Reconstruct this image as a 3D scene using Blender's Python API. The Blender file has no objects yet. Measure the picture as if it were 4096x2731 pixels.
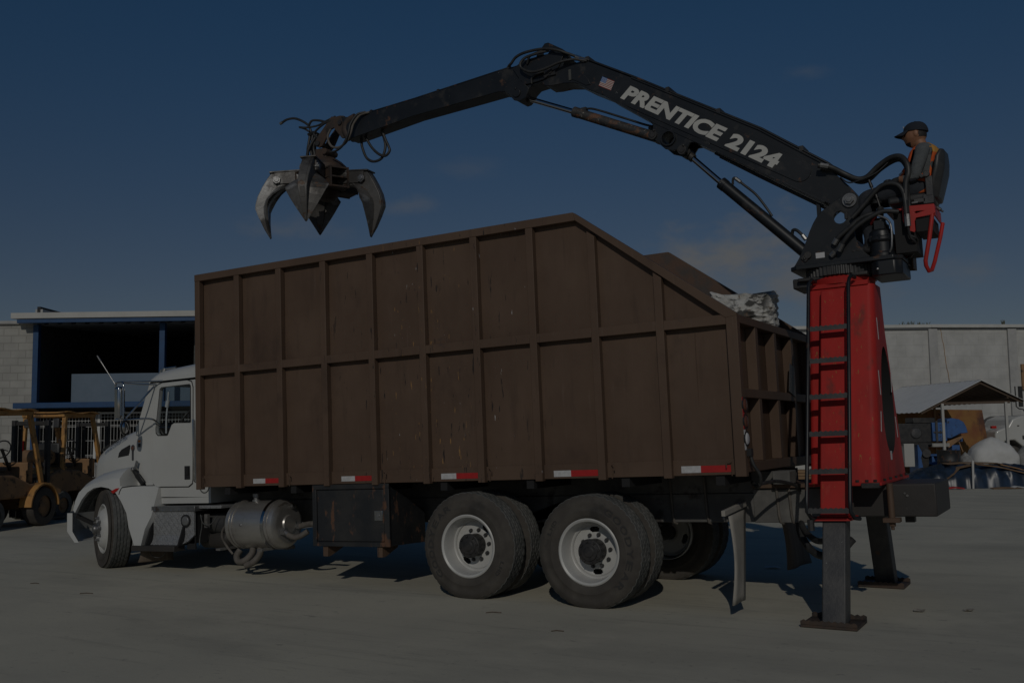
import bpy, bmesh, math, random
from mathutils import Vector, Matrix, Euler
R = math.radians
random.seed(7)
scn = bpy.context.scene
col = scn.collection

# ---------------------------------------------------------------- camera
cam_d = bpy.data.cameras.new("camera"); cam = bpy.data.objects.new("camera", cam_d); col.objects.link(cam)
cam_d.sensor_width = 36.0; cam_d.lens = 35.613; cam_d.clip_start = 0.1; cam_d.clip_end = 3000
cr = Vector((0.87029696, 0.49233393, -0.01380231)); cu = Vector((0.05632238, -0.07164308, 0.99583887)); cw = Vector((-0.48929642, 0.86745292, 0.09008018))
CAMP = Vector((4.09012581, -8.64942519, 1.61830169))
cam.matrix_world = Matrix(((cr.x, cu.x, -cw.x, CAMP.x), (cr.y, cu.y, -cw.y, CAMP.y), (cr.z, cu.z, -cw.z, CAMP.z), (0, 0, 0, 1)))
scn.camera = cam

# ---------------------------------------------------------------- light, sky, exposure
SUN_EL = R(27.5)
sun_h = Vector((0.375, -0.927)).normalized()
sun_v = Vector((sun_h.x * math.cos(SUN_EL), sun_h.y * math.cos(SUN_EL), math.sin(SUN_EL)))
sd = bpy.data.lights.new("sun", 'SUN'); so = bpy.data.objects.new("sun", sd); col.objects.link(so)
sd.energy = 5.0; sd.angle = R(0.53); sd.color = (1.0, 0.945, 0.845)
so.rotation_euler = (-sun_v).to_track_quat('-Z', 'Y').to_euler(); so.location = (10, -20, 15)
scn.view_settings.view_transform = 'Standard'; scn.view_settings.look = 'None'
scn.view_settings.exposure = -2.85; scn.view_settings.gamma = 1.0; scn.view_settings.use_curve_mapping = False

w = bpy.data.worlds.new("World"); scn.world = w; w.use_nodes = True
nt = w.node_tree; nt.nodes.clear()
def N(tree, t, **kw):
    n = tree.nodes.new(t)
    for k, v in kw.items():
        if k.startswith('i_'):
            key = k[2:]; key = int(key) if key.isdigit() else key.replace('_', ' ')
            n.inputs[key].default_value = v
        else: setattr(n, k, v)
    return n
out = N(nt, 'ShaderNodeOutputWorld'); bg = N(nt, 'ShaderNodeBackground'); bg.inputs['Strength'].default_value = 0.085
sky = N(nt, 'ShaderNodeTexSky', sky_type='NISHITA', sun_disc=False, sun_elevation=SUN_EL,
        sun_rotation=math.atan2(sun_h.x, sun_h.y), altitude=900, air_density=1.0, dust_density=0.35, ozone_density=3.0)
tc = N(nt, 'ShaderNodeTexCoord')
def cloud(d, sig, amt, prev):
    """one soft cumulus bank around a fixed direction of the sky"""
    vm = N(nt, 'ShaderNodeVectorMath', operation='SUBTRACT'); nt.links.new(tc.outputs['Generated'], vm.inputs[0]); vm.inputs[1].default_value = d
    mp = N(nt, 'ShaderNodeMapping', vector_type='POINT'); mp.inputs['Scale'].default_value = (1 / sig[0], 1 / sig[0], 1 / sig[1])
    nt.links.new(vm.outputs[0], mp.inputs['Vector'])
    ln = N(nt, 'ShaderNodeVectorMath', operation='LENGTH'); nt.links.new(mp.outputs[0], ln.inputs[0])
    ns = N(nt, 'ShaderNodeTexNoise'); ns.inputs['Scale'].default_value = 13; ns.inputs['Detail'].default_value = 9; ns.inputs['Roughness'].default_value = .58
    mp2 = N(nt, 'ShaderNodeMapping'); mp2.inputs['Scale'].default_value = (1, 1, 2.0); mp2.inputs['Location'].default_value = (d[0] * 9, d[1] * 5, 0)
    nt.links.new(tc.outputs['Generated'], mp2.inputs['Vector']); nt.links.new(mp2.outputs[0], ns.inputs['Vector'])
    m = N(nt, 'ShaderNodeMath', operation='MULTIPLY_ADD'); nt.links.new(ns.outputs['Fac'], m.inputs[0]); m.inputs[1].default_value = 2.6; m.inputs[2].default_value = -0.45
    s = N(nt, 'ShaderNodeMath', operation='SUBTRACT'); nt.links.new(m.outputs[0], s.inputs[0]); nt.links.new(ln.outputs['Value'], s.inputs[1])
    mr = N(nt, 'ShaderNodeMapRange', interpolation_type='SMOOTHSTEP'); mr.inputs['From Min'].default_value = 0.0; mr.inputs['From Max'].default_value = 1.05; mr.inputs['To Max'].default_value = amt
    nt.links.new(s.outputs[0], mr.inputs['Value'])
    if prev is None: return mr.outputs[0]
    mx = N(nt, 'ShaderNodeMath', operation='MAXIMUM'); nt.links.new(prev, mx.inputs[0]); nt.links.new(mr.outputs[0], mx.inputs[1]); return mx.outputs[0]
f = None
for d, sg, a in (((-.285, .944, .160), (.100, .055), 1.0), ((-.330, .932, .142), (.08, .040), .85), ((-.245, .957, .140), (.08, .04), .8),
                 ((-.575, .789, .219), (.07, .016), .35), ((-.662, .722, .195), (.07, .02), .35), ((-.508, .822, .257), (.05, .02), .16),
                 ((-.207, .922, .327), (.035, .012), .22), ((-.083, .987, .140), (.06, .02), .42), ((-.16, .976, .125), (.05, .02), .35)):
    f = cloud(d, sg, a, f)
hue = N(nt, 'ShaderNodeHueSaturation'); hue.inputs['Saturation'].default_value = 1.0; hue.inputs['Value'].default_value = 1.0; nt.links.new(sky.outputs[0], hue.inputs['Color'])
mixc = N(nt, 'ShaderNodeMix', data_type='RGBA'); nt.links.new(f, mixc.inputs['Factor']); 
sxw = N(nt, 'ShaderNodeSeparateXYZ'); nt.links.new(tc.outputs['Generated'], sxw.inputs[0])
gr = N(nt, 'ShaderNodeMapRange', interpolation_type='SMOOTHSTEP'); gr.inputs['From Min'].default_value = .08; gr.inputs['From Max'].default_value = .46; nt.links.new(sxw.outputs[2], gr.inputs['Value'])
tint = N(nt, 'ShaderNodeMix', data_type='RGBA'); nt.links.new(gr.outputs[0], tint.inputs['Factor']); tint.inputs[6].default_value = (1.10, 1.0, 1.02, 1); tint.inputs[7].default_value = (.70, 1.2, 1.45, 1)
mulc = N(nt, 'ShaderNodeMix', data_type='RGBA', blend_type='MULTIPLY'); mulc.inputs['Factor'].default_value = 1; nt.links.new(hue.outputs[0], mulc.inputs[6]); nt.links.new(tint.outputs[2], mulc.inputs[7])
nt.links.new(mulc.outputs[2], mixc.inputs[6]); mixc.inputs[7].default_value = (6.95, 7.05, 7.15, 1)
nt.links.new(mixc.outputs[2], bg.inputs['Color']); nt.links.new(bg.outputs[0], out.inputs[0])

# ---------------------------------------------------------------- materials
def pmat(name, c, c2=None, scale=4.0, rough=.55, metal=0.0, spec=.5, bump=0.0, bscale=60, layers=(), lohi=(.35, .7), aniso=(1, 1, 1), coat=0.0):
    m = bpy.data.materials.new(name); m.use_nodes = True; t = m.node_tree; L = t.links
    b = t.nodes['Principled BSDF']; b.inputs['Roughness'].default_value = rough; b.inputs['Metallic'].default_value = metal
    b.inputs['Specular IOR Level'].default_value = spec; b.inputs['Coat Weight'].default_value = coat
    tcn = N(t, 'ShaderNodeTexCoord'); cur = None; rcur = None
    def noise(sc, an, detail=6, rg=.6, off=0):
        mp = N(t, 'ShaderNodeMapping'); mp.inputs['Scale'].default_value = tuple(sc * a for a in an); mp.inputs['Location'].default_value = (off, off * 1.7, off * .6)
        L.new(tcn.outputs['Object'], mp.inputs['Vector'])
        n = N(t, 'ShaderNodeTexNoise'); n.inputs['Scale'].default_value = 1.0; n.inputs['Detail'].default_value = detail; n.inputs['Roughness'].default_value = rg
        L.new(mp.outputs[0], n.inputs['Vector']); return n.outputs['Fac']
    def ramp(v, lo, hi, to=1.0):
        r = N(t, 'ShaderNodeMapRange', interpolation_type='SMOOTHSTEP'); r.inputs['From Min'].default_value = lo; r.inputs['From Max'].default_value = hi; r.inputs['To Max'].default_value = to
        L.new(v, r.inputs['Value']); return r.outputs[0]
    def mixcol(fac, a, bcol):
        mx = N(t, 'ShaderNodeMix', data_type='RGBA'); L.new(fac, mx.inputs['Factor'])
        if a is None: mx.inputs[6].default_value = (*c, 1)
        else: L.new(a, mx.inputs[6])
        mx.inputs[7].default_value = (*bcol, 1); return mx.outputs[2]
    if c2 is not None: cur = mixcol(ramp(noise(scale, aniso), *lohi), None, c2)
    for i, ly in enumerate(layers):
        fac = ramp(noise(ly.get('scale', 8), ly.get('an', (1, 1, 1)), ly.get('detail', 5), ly.get('rg', .6), 3.1 * (i + 1)), ly['lo'], ly['hi'], ly.get('amt', 1))
        if 'box' in ly:   # limited to a zone of the object: (axis, centre, half width)
            sx = N(t, 'ShaderNodeSeparateXYZ'); L.new(tcn.outputs['Object'], sx.inputs[0])
            for ax, ce, hw in ly['box']:
                su = N(t, 'ShaderNodeMath', operation='SUBTRACT'); L.new(sx.outputs[ax], su.inputs[0]); su.inputs[1].default_value = ce
                ab = N(t, 'ShaderNodeMath', operation='ABSOLUTE'); L.new(su.outputs[0], ab.inputs[0])
                rr = N(t, 'ShaderNodeMapRange', interpolation_type='SMOOTHSTEP'); rr.inputs['From Min'].default_value = hw; rr.inputs['From Max'].default_value = hw * .5; L.new(ab.outputs[0], rr.inputs['Value'])
                mu = N(t, 'ShaderNodeMath', operation='MULTIPLY'); L.new(fac, mu.inputs[0]); L.new(rr.outputs[0], mu.inputs[1]); fac = mu.outputs[0]
        cur = mixcol(fac, cur, ly['c'])
        if 'rough' in ly:
            mr = N(t, 'ShaderNodeMix', data_type='FLOAT'); L.new(fac, mr.inputs[0])
            if rcur is None: mr.inputs[2].default_value = rough
            else: L.new(rcur, mr.inputs[2])
            mr.inputs[3].default_value = ly['rough']; rcur = mr.outputs[0]
    if cur is None: b.inputs['Base Color'].default_value = (*c, 1)
    else: L.new(cur, b.inputs['Base Color'])
    if rcur is not None: L.new(rcur, b.inputs['Roughness'])
    if bump:
        bn = N(t, 'ShaderNodeBump'); bn.inputs['Strength'].default_value = bump; bn.inputs['Distance'].default_value = .01
        L.new(noise(bscale, (1, 1, 1), 4), bn.inputs['Height']); L.new(bn.outputs[0], b.inputs['Normal'])
    return m
M = {}
RUST = (.13, .055, .025)
M['brown'] = pmat('brown_oxide_paint', (.094, .059, .040), (.122, .079, .054), 1.1, rough=.62, spec=.35, bump=.35, bscale=2.6, lohi=(.3, .75), layers=(
    dict(c=(.078, .050, .035), scale=3.2, an=(3, 3, .45), lo=.54, hi=.72, amt=.6), dict(c=(.06, .038, .027), scale=1.3, an=(1, 1, .8), lo=.56, hi=.72, amt=.6),
    dict(c=(.165, .12, .097), scale=5, an=(5, 5, .3), lo=.6, hi=.8, amt=.5),
    dict(c=(.02, .017, .016), scale=5, an=(5, 3, .7), lo=.645, hi=.665, amt=.9, box=((0, -1.75, 1.7),)),
    dict(c=(.5, .5, .5), scale=5, an=(6, 3, 1.0), lo=.70, hi=.715, amt=.9, box=((0, -1.35, 1.3),)),
    dict(c=(.40, .22, .07), scale=5, an=(6, 3, 1.0), lo=.668, hi=.685, amt=.7, box=((0, -1.75, .62),)),
    dict(c=(.06, .045, .04), scale=2.5, an=(1, 1, 1), lo=.64, hi=.72, amt=.6, box=((2, 2.62, .22),))))
M['rustwall'] = pmat('rusty_inner_steel', (.11, .065, .045), (.07, .06, .055), 5, rough=.75, bump=.3, bscale=30, layers=(dict(c=(.3, .3, .3), scale=7, an=(4, 4, .4), lo=.72, hi=.74),))
M['white'] = pmat('white_truck_paint', (.50, .505, .49), (.46, .462, .445), 1.5, rough=.28, coat=.3, layers=(dict(c=(.40, .39, .36), scale=3, an=(1, 1, 2), lo=.62, hi=.85, amt=.5),))
M['rimwhite'] = pmat('white_wheel_paint', (.52, .52, .50), (.46, .455, .44), 6, rough=.4, layers=(dict(c=(.22, .17, .13), scale=16, lo=.70, hi=.78, amt=.7),))
M['red'] = pmat('red_crane_paint', (.46, .026, .023), (.40, .028, .023), 2.0, rough=.58, spec=.22, bump=.12, bscale=4, layers=(dict(c=(.22, .022, .02), scale=1.3, an=(1, 1, .35), lo=.44, hi=.66, amt=.75), dict(c=(.05, .028, .022), scale=2.2, an=(1, 1, .4), lo=.60, hi=.78, amt=.6), dict(c=(.42, .07, .05), scale=9, an=(3, 3, .3), lo=.58, hi=.7, amt=.4),
    dict(c=(.20, .055, .03), scale=4, an=(3, 3, .5), lo=.60, hi=.74, amt=.6), dict(c=(.32, .16, .05), scale=12, an=(3, 3, .35), lo=.655, hi=.68, amt=.8), dict(c=(.09, .045, .035), scale=4, an=(1, 1, .5), lo=.60, hi=.72, amt=.65)))
M['redplain'] = pmat('red_seat_frame_paint', (.47, .022, .02), (.36, .03, .02), 9, rough=.45, layers=(dict(c=(.25, .12, .05), scale=18, lo=.66, hi=.72),))
M['black'] = pmat('black_crane_paint', (.009, .011, .014), (.016, .018, .021), 2.5, rough=.42, layers=(
    dict(c=(.05, .046, .043), scale=5, an=(1, 1, 1), lo=.55, hi=.72, amt=.5, rough=.7), dict(c=(.20, .20, .19), scale=22, an=(1, 1, 1), lo=.70, hi=.73, amt=.8), dict(c=RUST, scale=8, lo=.61, hi=.70, amt=.6, rough=.85)))
M['blackrust'] = pmat('worn_black_paint_with_rust', (.018, .020, .023), (.036, .035, .034), 3, rough=.5, bump=.2, bscale=25, layers=(
    dict(c=(.12, .06, .035), scale=6, an=(1.4, 1.4, .7), lo=.555, hi=.64, rough=.85), dict(c=(.22, .22, .22), scale=16, an=(1, 1, .4), lo=.72, hi=.75)))
M['ruststeel'] = pmat('rusty_grapple_steel', (.085, .055, .04), (.05, .042, .038), 7, rough=.7, metal=.25, bump=.3, bscale=35, layers=(dict(c=(.02, .019, .018), scale=4, lo=.55, hi=.7), dict(c=(.16, .08, .04), scale=12, lo=.66, hi=.74)))
M['steel'] = pmat('worn_bare_steel', (.30, .30, .30), (.17, .17, .17), 5, rough=.42, metal=.75, bump=.15, bscale=30, layers=(dict(c=(.07, .05, .04), scale=7, lo=.58, hi=.72, amt=.85, rough=.75), dict(c=(.42, .42, .42), scale=20, lo=.66, hi=.72)))
M['darksteel'] = pmat('dark_scratched_steel', (.055, .056, .06), (.09, .088, .086), 5, rough=.55, metal=.3, bump=.25, bscale=40, layers=(dict(c=(.30, .30, .29), scale=20, an=(1, 1, .5), lo=.70, hi=.74, amt=.8), dict(c=(.11, .065, .045), scale=6, lo=.62, hi=.72, amt=.8)))
M['frame'] = pmat('dusty_chassis_steel', (.10, .098, .095), (.17, .165, .155), 4, rough=.8, bump=.2, bscale=30, layers=(dict(c=(.045, .04, .038), scale=5, lo=.56, hi=.70), dict(c=(.14, .085, .055), scale=8, lo=.68, hi=.75)))
M['greasy'] = pmat('greasy_dark_steel', (.02, .02, .021), (.045, .042, .04), 9, rough=.5, bump=.2, bscale=40)
M['bumperdark'] = pmat('dark_brown_beam_paint', (.030, .027, .0255), (.040, .036, .033), 3, rough=.6, bump=.12, bscale=40, layers=(dict(c=(.13, .12, .11), scale=6, an=(1, 1, 1), lo=.66, hi=.8, amt=.5),))
M['chrome'] = pmat('polished_steel', (.62, .62, .62), (.45, .45, .45), 3, rough=.14, metal=1.0)
M['tank'] = pmat('brushed_steel_tank', (.50, .485, .46), (.38, .36, .34), 2.2, rough=.36, metal=.75, aniso=(1, 3, 3), layers=(dict(c=(.10, .08, .065), scale=4, an=(6, 1, .6), lo=.63, hi=.70, amt=.8, rough=.6), dict(c=(.20, .17, .14), scale=2.5, lo=.55, hi=.75, amt=.6, rough=.5)))
M['rod'] = pmat('chromed_rod', (.5, .5, .52), rough=.12, metal=1.0)
M['tyre'] = pmat('dusty_tyre_rubber', (.062, .056, .050), (.088, .08, .07), 5, rough=.85, spec=.25, bump=.15, bscale=60, layers=(dict(c=(.03, .03, .03), scale=3, lo=.58, hi=.72, amt=.6),))
M['tread'] = pmat('pale_worn_tread_rubber', (.085, .088, .085), (.13, .13, .125), 9, rough=.9, spec=.2, bump=.3, bscale=70)
M['letter'] = pmat('dark_sidewall_lettering', (.034, .033, .032), rough=.8)
M['rubber'] = pmat('black_hose_rubber', (.022, .023, .024), (.04, .04, .04), 14, rough=.5)
M['grubhose'] = pmat('brown_dusty_hose', (.14, .125, .11), (.09, .08, .07), 9, rough=.75)
M['flap'] = pmat('pale_dusty_mudflap_rubber', (.36, .34, .30), (.28, .265, .235), 4, rough=.9, layers=(dict(c=(.12, .11, .10), scale=6, an=(1, 4, .3), lo=.58, hi=.75),))
M['flapbrown'] = pmat('brown_mudflap_rubber', (.11, .085, .065), (.16, .13, .10), 4, rough=.9, aniso=(4, 4, .4))
M['dark'] = pmat('dark_interior', (.012, .012, .013), rough=.8)
M['plastic'] = pmat('black_plastic', (.018, .018, .019), rough=.45)
M['decal'] = pmat('white_vinyl_lettering', (.52, .52, .49), (.47, .47, .45), 6, rough=.5, layers=(dict(c=(.04, .042, .045), scale=22, lo=.725, hi=.74),))
M['stickwhite'] = pmat('white_sticker', (.55, .55, .56), rough=.5)
M['reflwhite'] = pmat('white_reflective_tape', (.56, .56, .57), (.46, .46, .46), 30, rough=.35)
M['reflred'] = pmat('red_reflective_tape', (.42, .02, .02), (.36, .018, .018), 20, rough=.35)
M['amber'] = pmat('amber_lens', (.50, .16, .02), rough=.25)
M['redlens'] = pmat('red_lens', (.42, .015, .012), rough=.2)
M['redlensdirty'] = pmat('dirty_red_lamp_lens', (.14, .05, .03), (.09, .05, .035), 20, rough=.4)
M['flagred'] = pmat('flag_red', (.30, .06, .04), rough=.5)
M['flagblue'] = pmat('flag_blue', (.06, .14, .36), rough=.5)
M['skin'] = pmat('sun_tanned_skin', (.30, .15, .085), (.26, .125, .07), 18, rough=.55)
M['shirt'] = pmat('grey_knit_shirt', (.105, .115, .12), (.085, .092, .097), 30, rough=.95, bump=.5, bscale=45)
M['jeans'] = pmat('dark_work_trousers', (.022, .026, .034), (.034, .038, .046), 16, rough=.95, bump=.4, bscale=40)
M['glove'] = pmat('black_glove', (.018, .018, .02), (.03, .03, .03), 30, rough=.7)
M['hair'] = pmat('black_hair', (.015, .012, .011), rough=.7)
M['cap'] = pmat('navy_cap_cloth', (.014, .018, .027), rough=.9)
M['vest'] = pmat('orange_safety_vest', (.62, .095, .02), (.55, .12, .02), 9, rough=.85, bump=.3, bscale=30)
M['vestyellow'] = pmat('yellow_orange_vest_trim', (.50, .25, .05), rough=.8)
M['seat'] = pmat('black_vinyl_seat', (.030, .031, .033), (.045, .045, .045), 8, rough=.45)
gl = bpy.data.materials.new('window_glass'); gl.use_nodes = True; t = gl.node_tree; t.nodes.clear()
o_ = N(t, 'ShaderNodeOutputMaterial'); mx = N(t, 'ShaderNodeMixShader'); tr = N(t, 'ShaderNodeBsdfTransparent'); tr.inputs[0].default_value = (.82, .86, .87, 1)
gs = N(t, 'ShaderNodeBsdfGlossy'); gs.inputs['Roughness'].default_value = .03; lw = N(t, 'ShaderNodeLayerWeight'); pw = N(t, 'ShaderNodeMath', operation='POWER'); pw.inputs[1].default_value = 4.5; t.links.new(lw.outputs['Facing'], pw.inputs[0]); fr = N(t, 'ShaderNodeMath', operation='MULTIPLY_ADD'); fr.inputs[1].default_value = .95; fr.inputs[2].default_value = .04; t.links.new(pw.outputs[0], fr.inputs[0])
t.links.new(fr.outputs[0], mx.inputs[0]); t.links.new(tr.outputs[0], mx.inputs[1]); t.links.new(gs.outputs[0], mx.inputs[2]); t.links.new(mx.outputs[0], o_.inputs[0])
M['glass'] = gl
M['mirror'] = pmat('mirror_glass', (.75, .77, .78), rough=.04, metal=1.0)
# diamond tread plate
dm = pmat('aluminium_diamond_plate', (.34, .345, .35), (.24, .245, .25), 45, rough=.36, metal=.35); t = dm.node_tree
tcn = N(t, 'ShaderNodeTexCoord'); prev = None
for ang, ph in ((R(45), 0), (R(-45), .5)):
    mp = N(t, 'ShaderNodeMapping'); mp.inputs['Rotation'].default_value = (0, ang, 0); t.links.new(tcn.outputs['Object'], mp.inputs['Vector'])
    sx = N(t, 'ShaderNodeSeparateXYZ'); t.links.new(mp.outputs[0], sx.inputs[0]); pr_ = None
    for axn, fq in ((0, 95), (2, 190)):
        a = N(t, 'ShaderNodeMath', operation='MULTIPLY'); t.links.new(sx.outputs[axn], a.inputs[0]); a.inputs[1].default_value = fq
        sn = N(t, 'ShaderNodeMath', operation='SINE'); t.links.new(a.outputs[0], sn.inputs[0])
        if pr_ is None: pr_ = sn.outputs[0]
        else:
            mn = N(t, 'ShaderNodeMath', operation='MINIMUM'); t.links.new(pr_, mn.inputs[0]); t.links.new(sn.outputs[0], mn.inputs[1]); pr_ = mn.outputs[0]
    if prev is None: prev = pr_
    else:
        mn = N(t, 'ShaderNodeMath', operation='MAXIMUM'); t.links.new(prev, mn.inputs[0]); t.links.new(pr_, mn.inputs[1]); prev = mn.outputs[0]
bn = N(t, 'ShaderNodeBump'); bn.inputs['Strength'].default_value = .9; bn.inputs['Distance'].default_value = .004
mr = N(t, 'ShaderNodeMapRange'); mr.inputs['From Min'].default_value = .1; mr.inputs['From Max'].default_value = .6; t.links.new(prev, mr.inputs['Value']); t.links.new(mr.outputs[0], bn.inputs['Height'])
t.links.new(bn.outputs[0], t.nodes['Principled BSDF'].inputs['Normal']); M['diamond'] = dm

# ---------------------------------------------------------------- mesh builder
def catmull(pts, k=6):
    P = [Vector(p) for p in pts]
    if len(P) < 3: return P
    o = []; n = len(P)
    for i in range(n - 1):
        p0 = P[i - 1] if i else P[0] * 2 - P[1]; p1, p2 = P[i], P[i + 1]; p3 = P[i + 2] if i + 2 < n else P[-1] * 2 - P[-2]
        for j in range(k):
            s = j / k
            o.append(.5 * ((2 * p1) + (p2 - p0) * s + (2 * p0 - 5 * p1 + 4 * p2 - p3) * s * s + (3 * p1 - p0 - 3 * p2 + p3) * s ** 3))
    o.append(P[-1]); return o
class MB:
    def __init__(s): s.v = []; s.f = []; s.mi = []; s.cur = 0
    def add(s, vs, fs):
        b = len(s.v); s.v += [tuple(p) for p in vs]; s.f += [tuple(b + i for i in q) for q in fs]; s.mi += [s.cur] * len(fs); return s
    def box(s, x0, x1, y0, y1, z0, z1):
        return s.add([(x0, y0, z0), (x1, y0, z0), (x1, y1, z0), (x0, y1, z0), (x0, y0, z1), (x1, y0, z1), (x1, y1, z1), (x0, y1, z1)],
                     [(0, 3, 2, 1), (4, 5, 6, 7), (0, 1, 5, 4), (1, 2, 6, 5), (2, 3, 7, 6), (3, 0, 4, 7)])
    def hexa(s, a, b):   # two quads a, b (4 points each)
        return s.add(list(a) + list(b), [(3, 2, 1, 0), (4, 5, 6, 7), (0, 1, 5, 4), (1, 2, 6, 5), (2, 3, 7, 6), (3, 0, 4, 7)])
    def loft(s, rings, cap=True, closed=True):
        n = len(rings[0]); vs = [p for r in rings for p in r]; fs = []
        for k in range(len(rings) - 1):
            for i in range(n if closed else n - 1):
                j = (i + 1) % n; fs.append((k * n + i, k * n + j, (k + 1) * n + j, (k + 1) * n + i))
        if cap: fs += [tuple(range(n))[::-1], tuple((len(rings) - 1) * n + i for i in range(n))]
        return s.add(vs, fs)
    def py(s, poly, y0, y1): return s.loft([[(x, y0, z) for x, z in poly], [(x, y1, z) for x, z in poly]])
    def px(s, poly, x0, x1): return s.loft([[(x0, y, z) for y, z in poly], [(x1, y, z) for y, z in poly]])
    def pz(s, poly, z0, z1): return s.loft([[(x, y, z0) for x, y in poly], [(x, y, z1) for x, y in poly]])
    def holed(s, outer, holes, y0, y1):   # plate in the xz plane with holes
        bm = bmesh.new(); E = []; V = []
        for lp in [outer] + list(holes):
            vs = [bm.verts.new((x, y0, z)) for x, z in lp]; V.append(vs)
            E += [bm.edges.new((vs[i], vs[(i + 1) % len(vs)])) for i in range(len(vs))]
        bmesh.ops.triangle_fill(bm, edges=E, use_beauty=True)
        bm.verts.index_update(); vs = [tuple(v.co) for v in bm.verts]; fs = [tuple(v.index for v in f.verts) for f in bm.faces]; n = len(vs); bm.free()
        allv = vs + [(x, y1, z) for x, _, z in vs]; af = fs + [tuple(i + n for i in f[::-1]) for f in fs]; k = 0
        for lp in [outer] + list(holes):
            m = len(lp); af += [(k + i, k + (i + 1) % m, n + k + (i + 1) % m, n + k + i) for i in range(m)]; k += m
        return s.add(allv, af)
    def tube(s, pts, r, n=8, smooth=0, r2=None):
        P = catmull(pts, smooth) if smooth else [Vector(p) for p in pts]; rings = []; up = None
        for i, p in enumerate(P):
            d = (P[min(i + 1, len(P) - 1)] - P[max(i - 1, 0)]).normalized()
            if up is None: up = d.orthogonal().normalized()
            up = (up - d * up.dot(d)); up = up.normalized() if up.length > 1e-6 else d.orthogonal().normalized()
            sd_ = d.cross(up); rr = r if r2 is None else r + (r2 - r) * i / (len(P) - 1)
            rings.append([tuple(p + (up * math.cos(a) + sd_ * math.sin(a)) * rr) for a in (2 * math.pi * k / n for k in range(n))])
        return s.loft(rings)
    def cyl(s, a, b, r, r2=None, n=20): return s.tube([a, b], r, n, r2=r2)
    def beam(s, a, b, wy, wz, side=(0, 1, 0)):   # rectangular bar from a to b
        a, b = Vector(a), Vector(b); d = (b - a).normalized(); sv = Vector(side); sv = (sv - d * sv.dot(d)).normalized(); u = d.cross(sv)
        q = lambda p: [tuple(p + sv * i * wy / 2 + u * j * wz / 2) for i, j in ((-1, -1), (1, -1), (1, 1), (-1, 1))]
        return s.loft([q(a), q(b)])
    def lathe(s, prof, c=(0, 0, 0), ax='y', n=48, jit=None):
        rings = []
        for k in range(n):
            a = 2 * math.pi * k / n; ring = []
            for i, (r, h) in enumerate(prof):
                rr = r - (jit(i, k) if jit else 0); u, v_ = rr * math.cos(a), rr * math.sin(a)
                ring.append({'x': (c[0] + h, c[1] + u, c[2] + v_), 'y': (c[0] + u, c[1] + h, c[2] + v_), 'z': (c[0] + u, c[1] + v_, c[2] + h)}[ax])
            rings.append(ring)
        m = len(prof); vs = [p for r in rings for p in r]; fs = []
        for k in range(n):
            kk = (k + 1) % n
            for i in range(m - 1): fs.append((k * m + i, kk * m + i, kk * m + i + 1, k * m + i + 1))
        if prof[0][0] > 1e-4 and s.capl: fs.append(tuple(k * m for k in range(n)))
        if prof[-1][0] > 1e-4 and s.capl: fs.append(tuple(k * m + m - 1 for k in range(n))[::-1])
        return s.add(vs, fs)
    capl = False
    def ball(s, c, rx, ry=None, rz=None, nu=16, nv=10):
        ry = ry or rx; rz = rz or rx; vs = [(c[0], c[1], c[2] + rz)]; fs = []
        for i in range(1, nv):
            t_ = math.pi * i / nv
            for j in range(nu):
                p = 2 * math.pi * j / nu; vs.append((c[0] + rx * math.sin(t_) * math.cos(p), c[1] + ry * math.sin(t_) * math.sin(p), c[2] + rz * math.cos(t_)))
        vs.append((c[0], c[1], c[2] - rz)); e = len(vs) - 1
        for j in range(nu):
            k = (j + 1) % nu; fs.append((0, 1 + j, 1 + k)); fs.append((e, e - nu + k, e - nu + j))
            for i in range(nv - 2): fs.append((1 + i * nu + j, 1 + (i + 1) * nu + j, 1 + (i + 1) * nu + k, 1 + i * nu + k))
        return s.add(vs, fs)
    def build(s, name, mat, parent=None, bevel=0.0, smooth=None, seg=2, merge=False):
        me = bpy.data.meshes.new(name); me.from_pydata(s.v, [], s.f)
        mats = mat if isinstance(mat, (list, tuple)) else [mat]
        for m in mats: me.materials.append(M[m] if isinstance(m, str) else m)
        me.polygons.foreach_set('material_index', s.mi)
        bm = bmesh.new(); bm.from_mesh(me)
        if merge: bmesh.ops.remove_doubles(bm, verts=bm.verts, dist=1e-5)
        bmesh.ops.recalc_face_normals(bm, faces=bm.faces); bm.to_mesh(me); bm.free()
        if smooth is None and bevel: smooth = 32
        if smooth is not None: me.shade_smooth(); me.set_sharp_from_angle(angle=R(smooth))
        o = bpy.data.objects.new(name, me); col.objects.link(o)
        if parent is not None: o.parent = parent
        if bevel:
            b = o.modifiers.new('bevel', 'BEVEL'); b.width = bevel; b.segments = seg; b.limit_method = 'ANGLE'; b.angle_limit = R(40)
        return o
def tag(o, label=None, cat=None, group=None, kind=None):
    if label: o['label'] = label
    if cat: o['category'] = cat
    if group: o['group'] = group
    if kind: o['kind'] = kind
    return o
def thing(name, label, cat, loc=(0, 0, 0), rot=(0, 0, 0), group=None):
    o = bpy.data.objects.new(name, None); o.empty_display_size = .2; col.objects.link(o); o.location = loc; o.rotation_euler = rot
    return tag(o, label, cat, group)
def part_empty(name, parent, loc=(0, 0, 0), rot=(0, 0, 0)):
    o = bpy.data.objects.new(name, None); o.empty_display_size = .1; col.objects.link(o); o.parent = parent; o.location = loc; o.rotation_euler = rot; return o
def dup(o, parent=None):
    c = o.copy(); col.objects.link(c)
    if parent is not None: c.parent = parent
    for ch in list(o.children): dup(ch, c)
    return c
def circ(cx, cz, r, n=24, a0=0): return [(cx + r * math.cos(a0 + 2 * math.pi * k / n), cz + r * math.sin(a0 + 2 * math.pi * k / n)) for k in range(n)]
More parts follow.
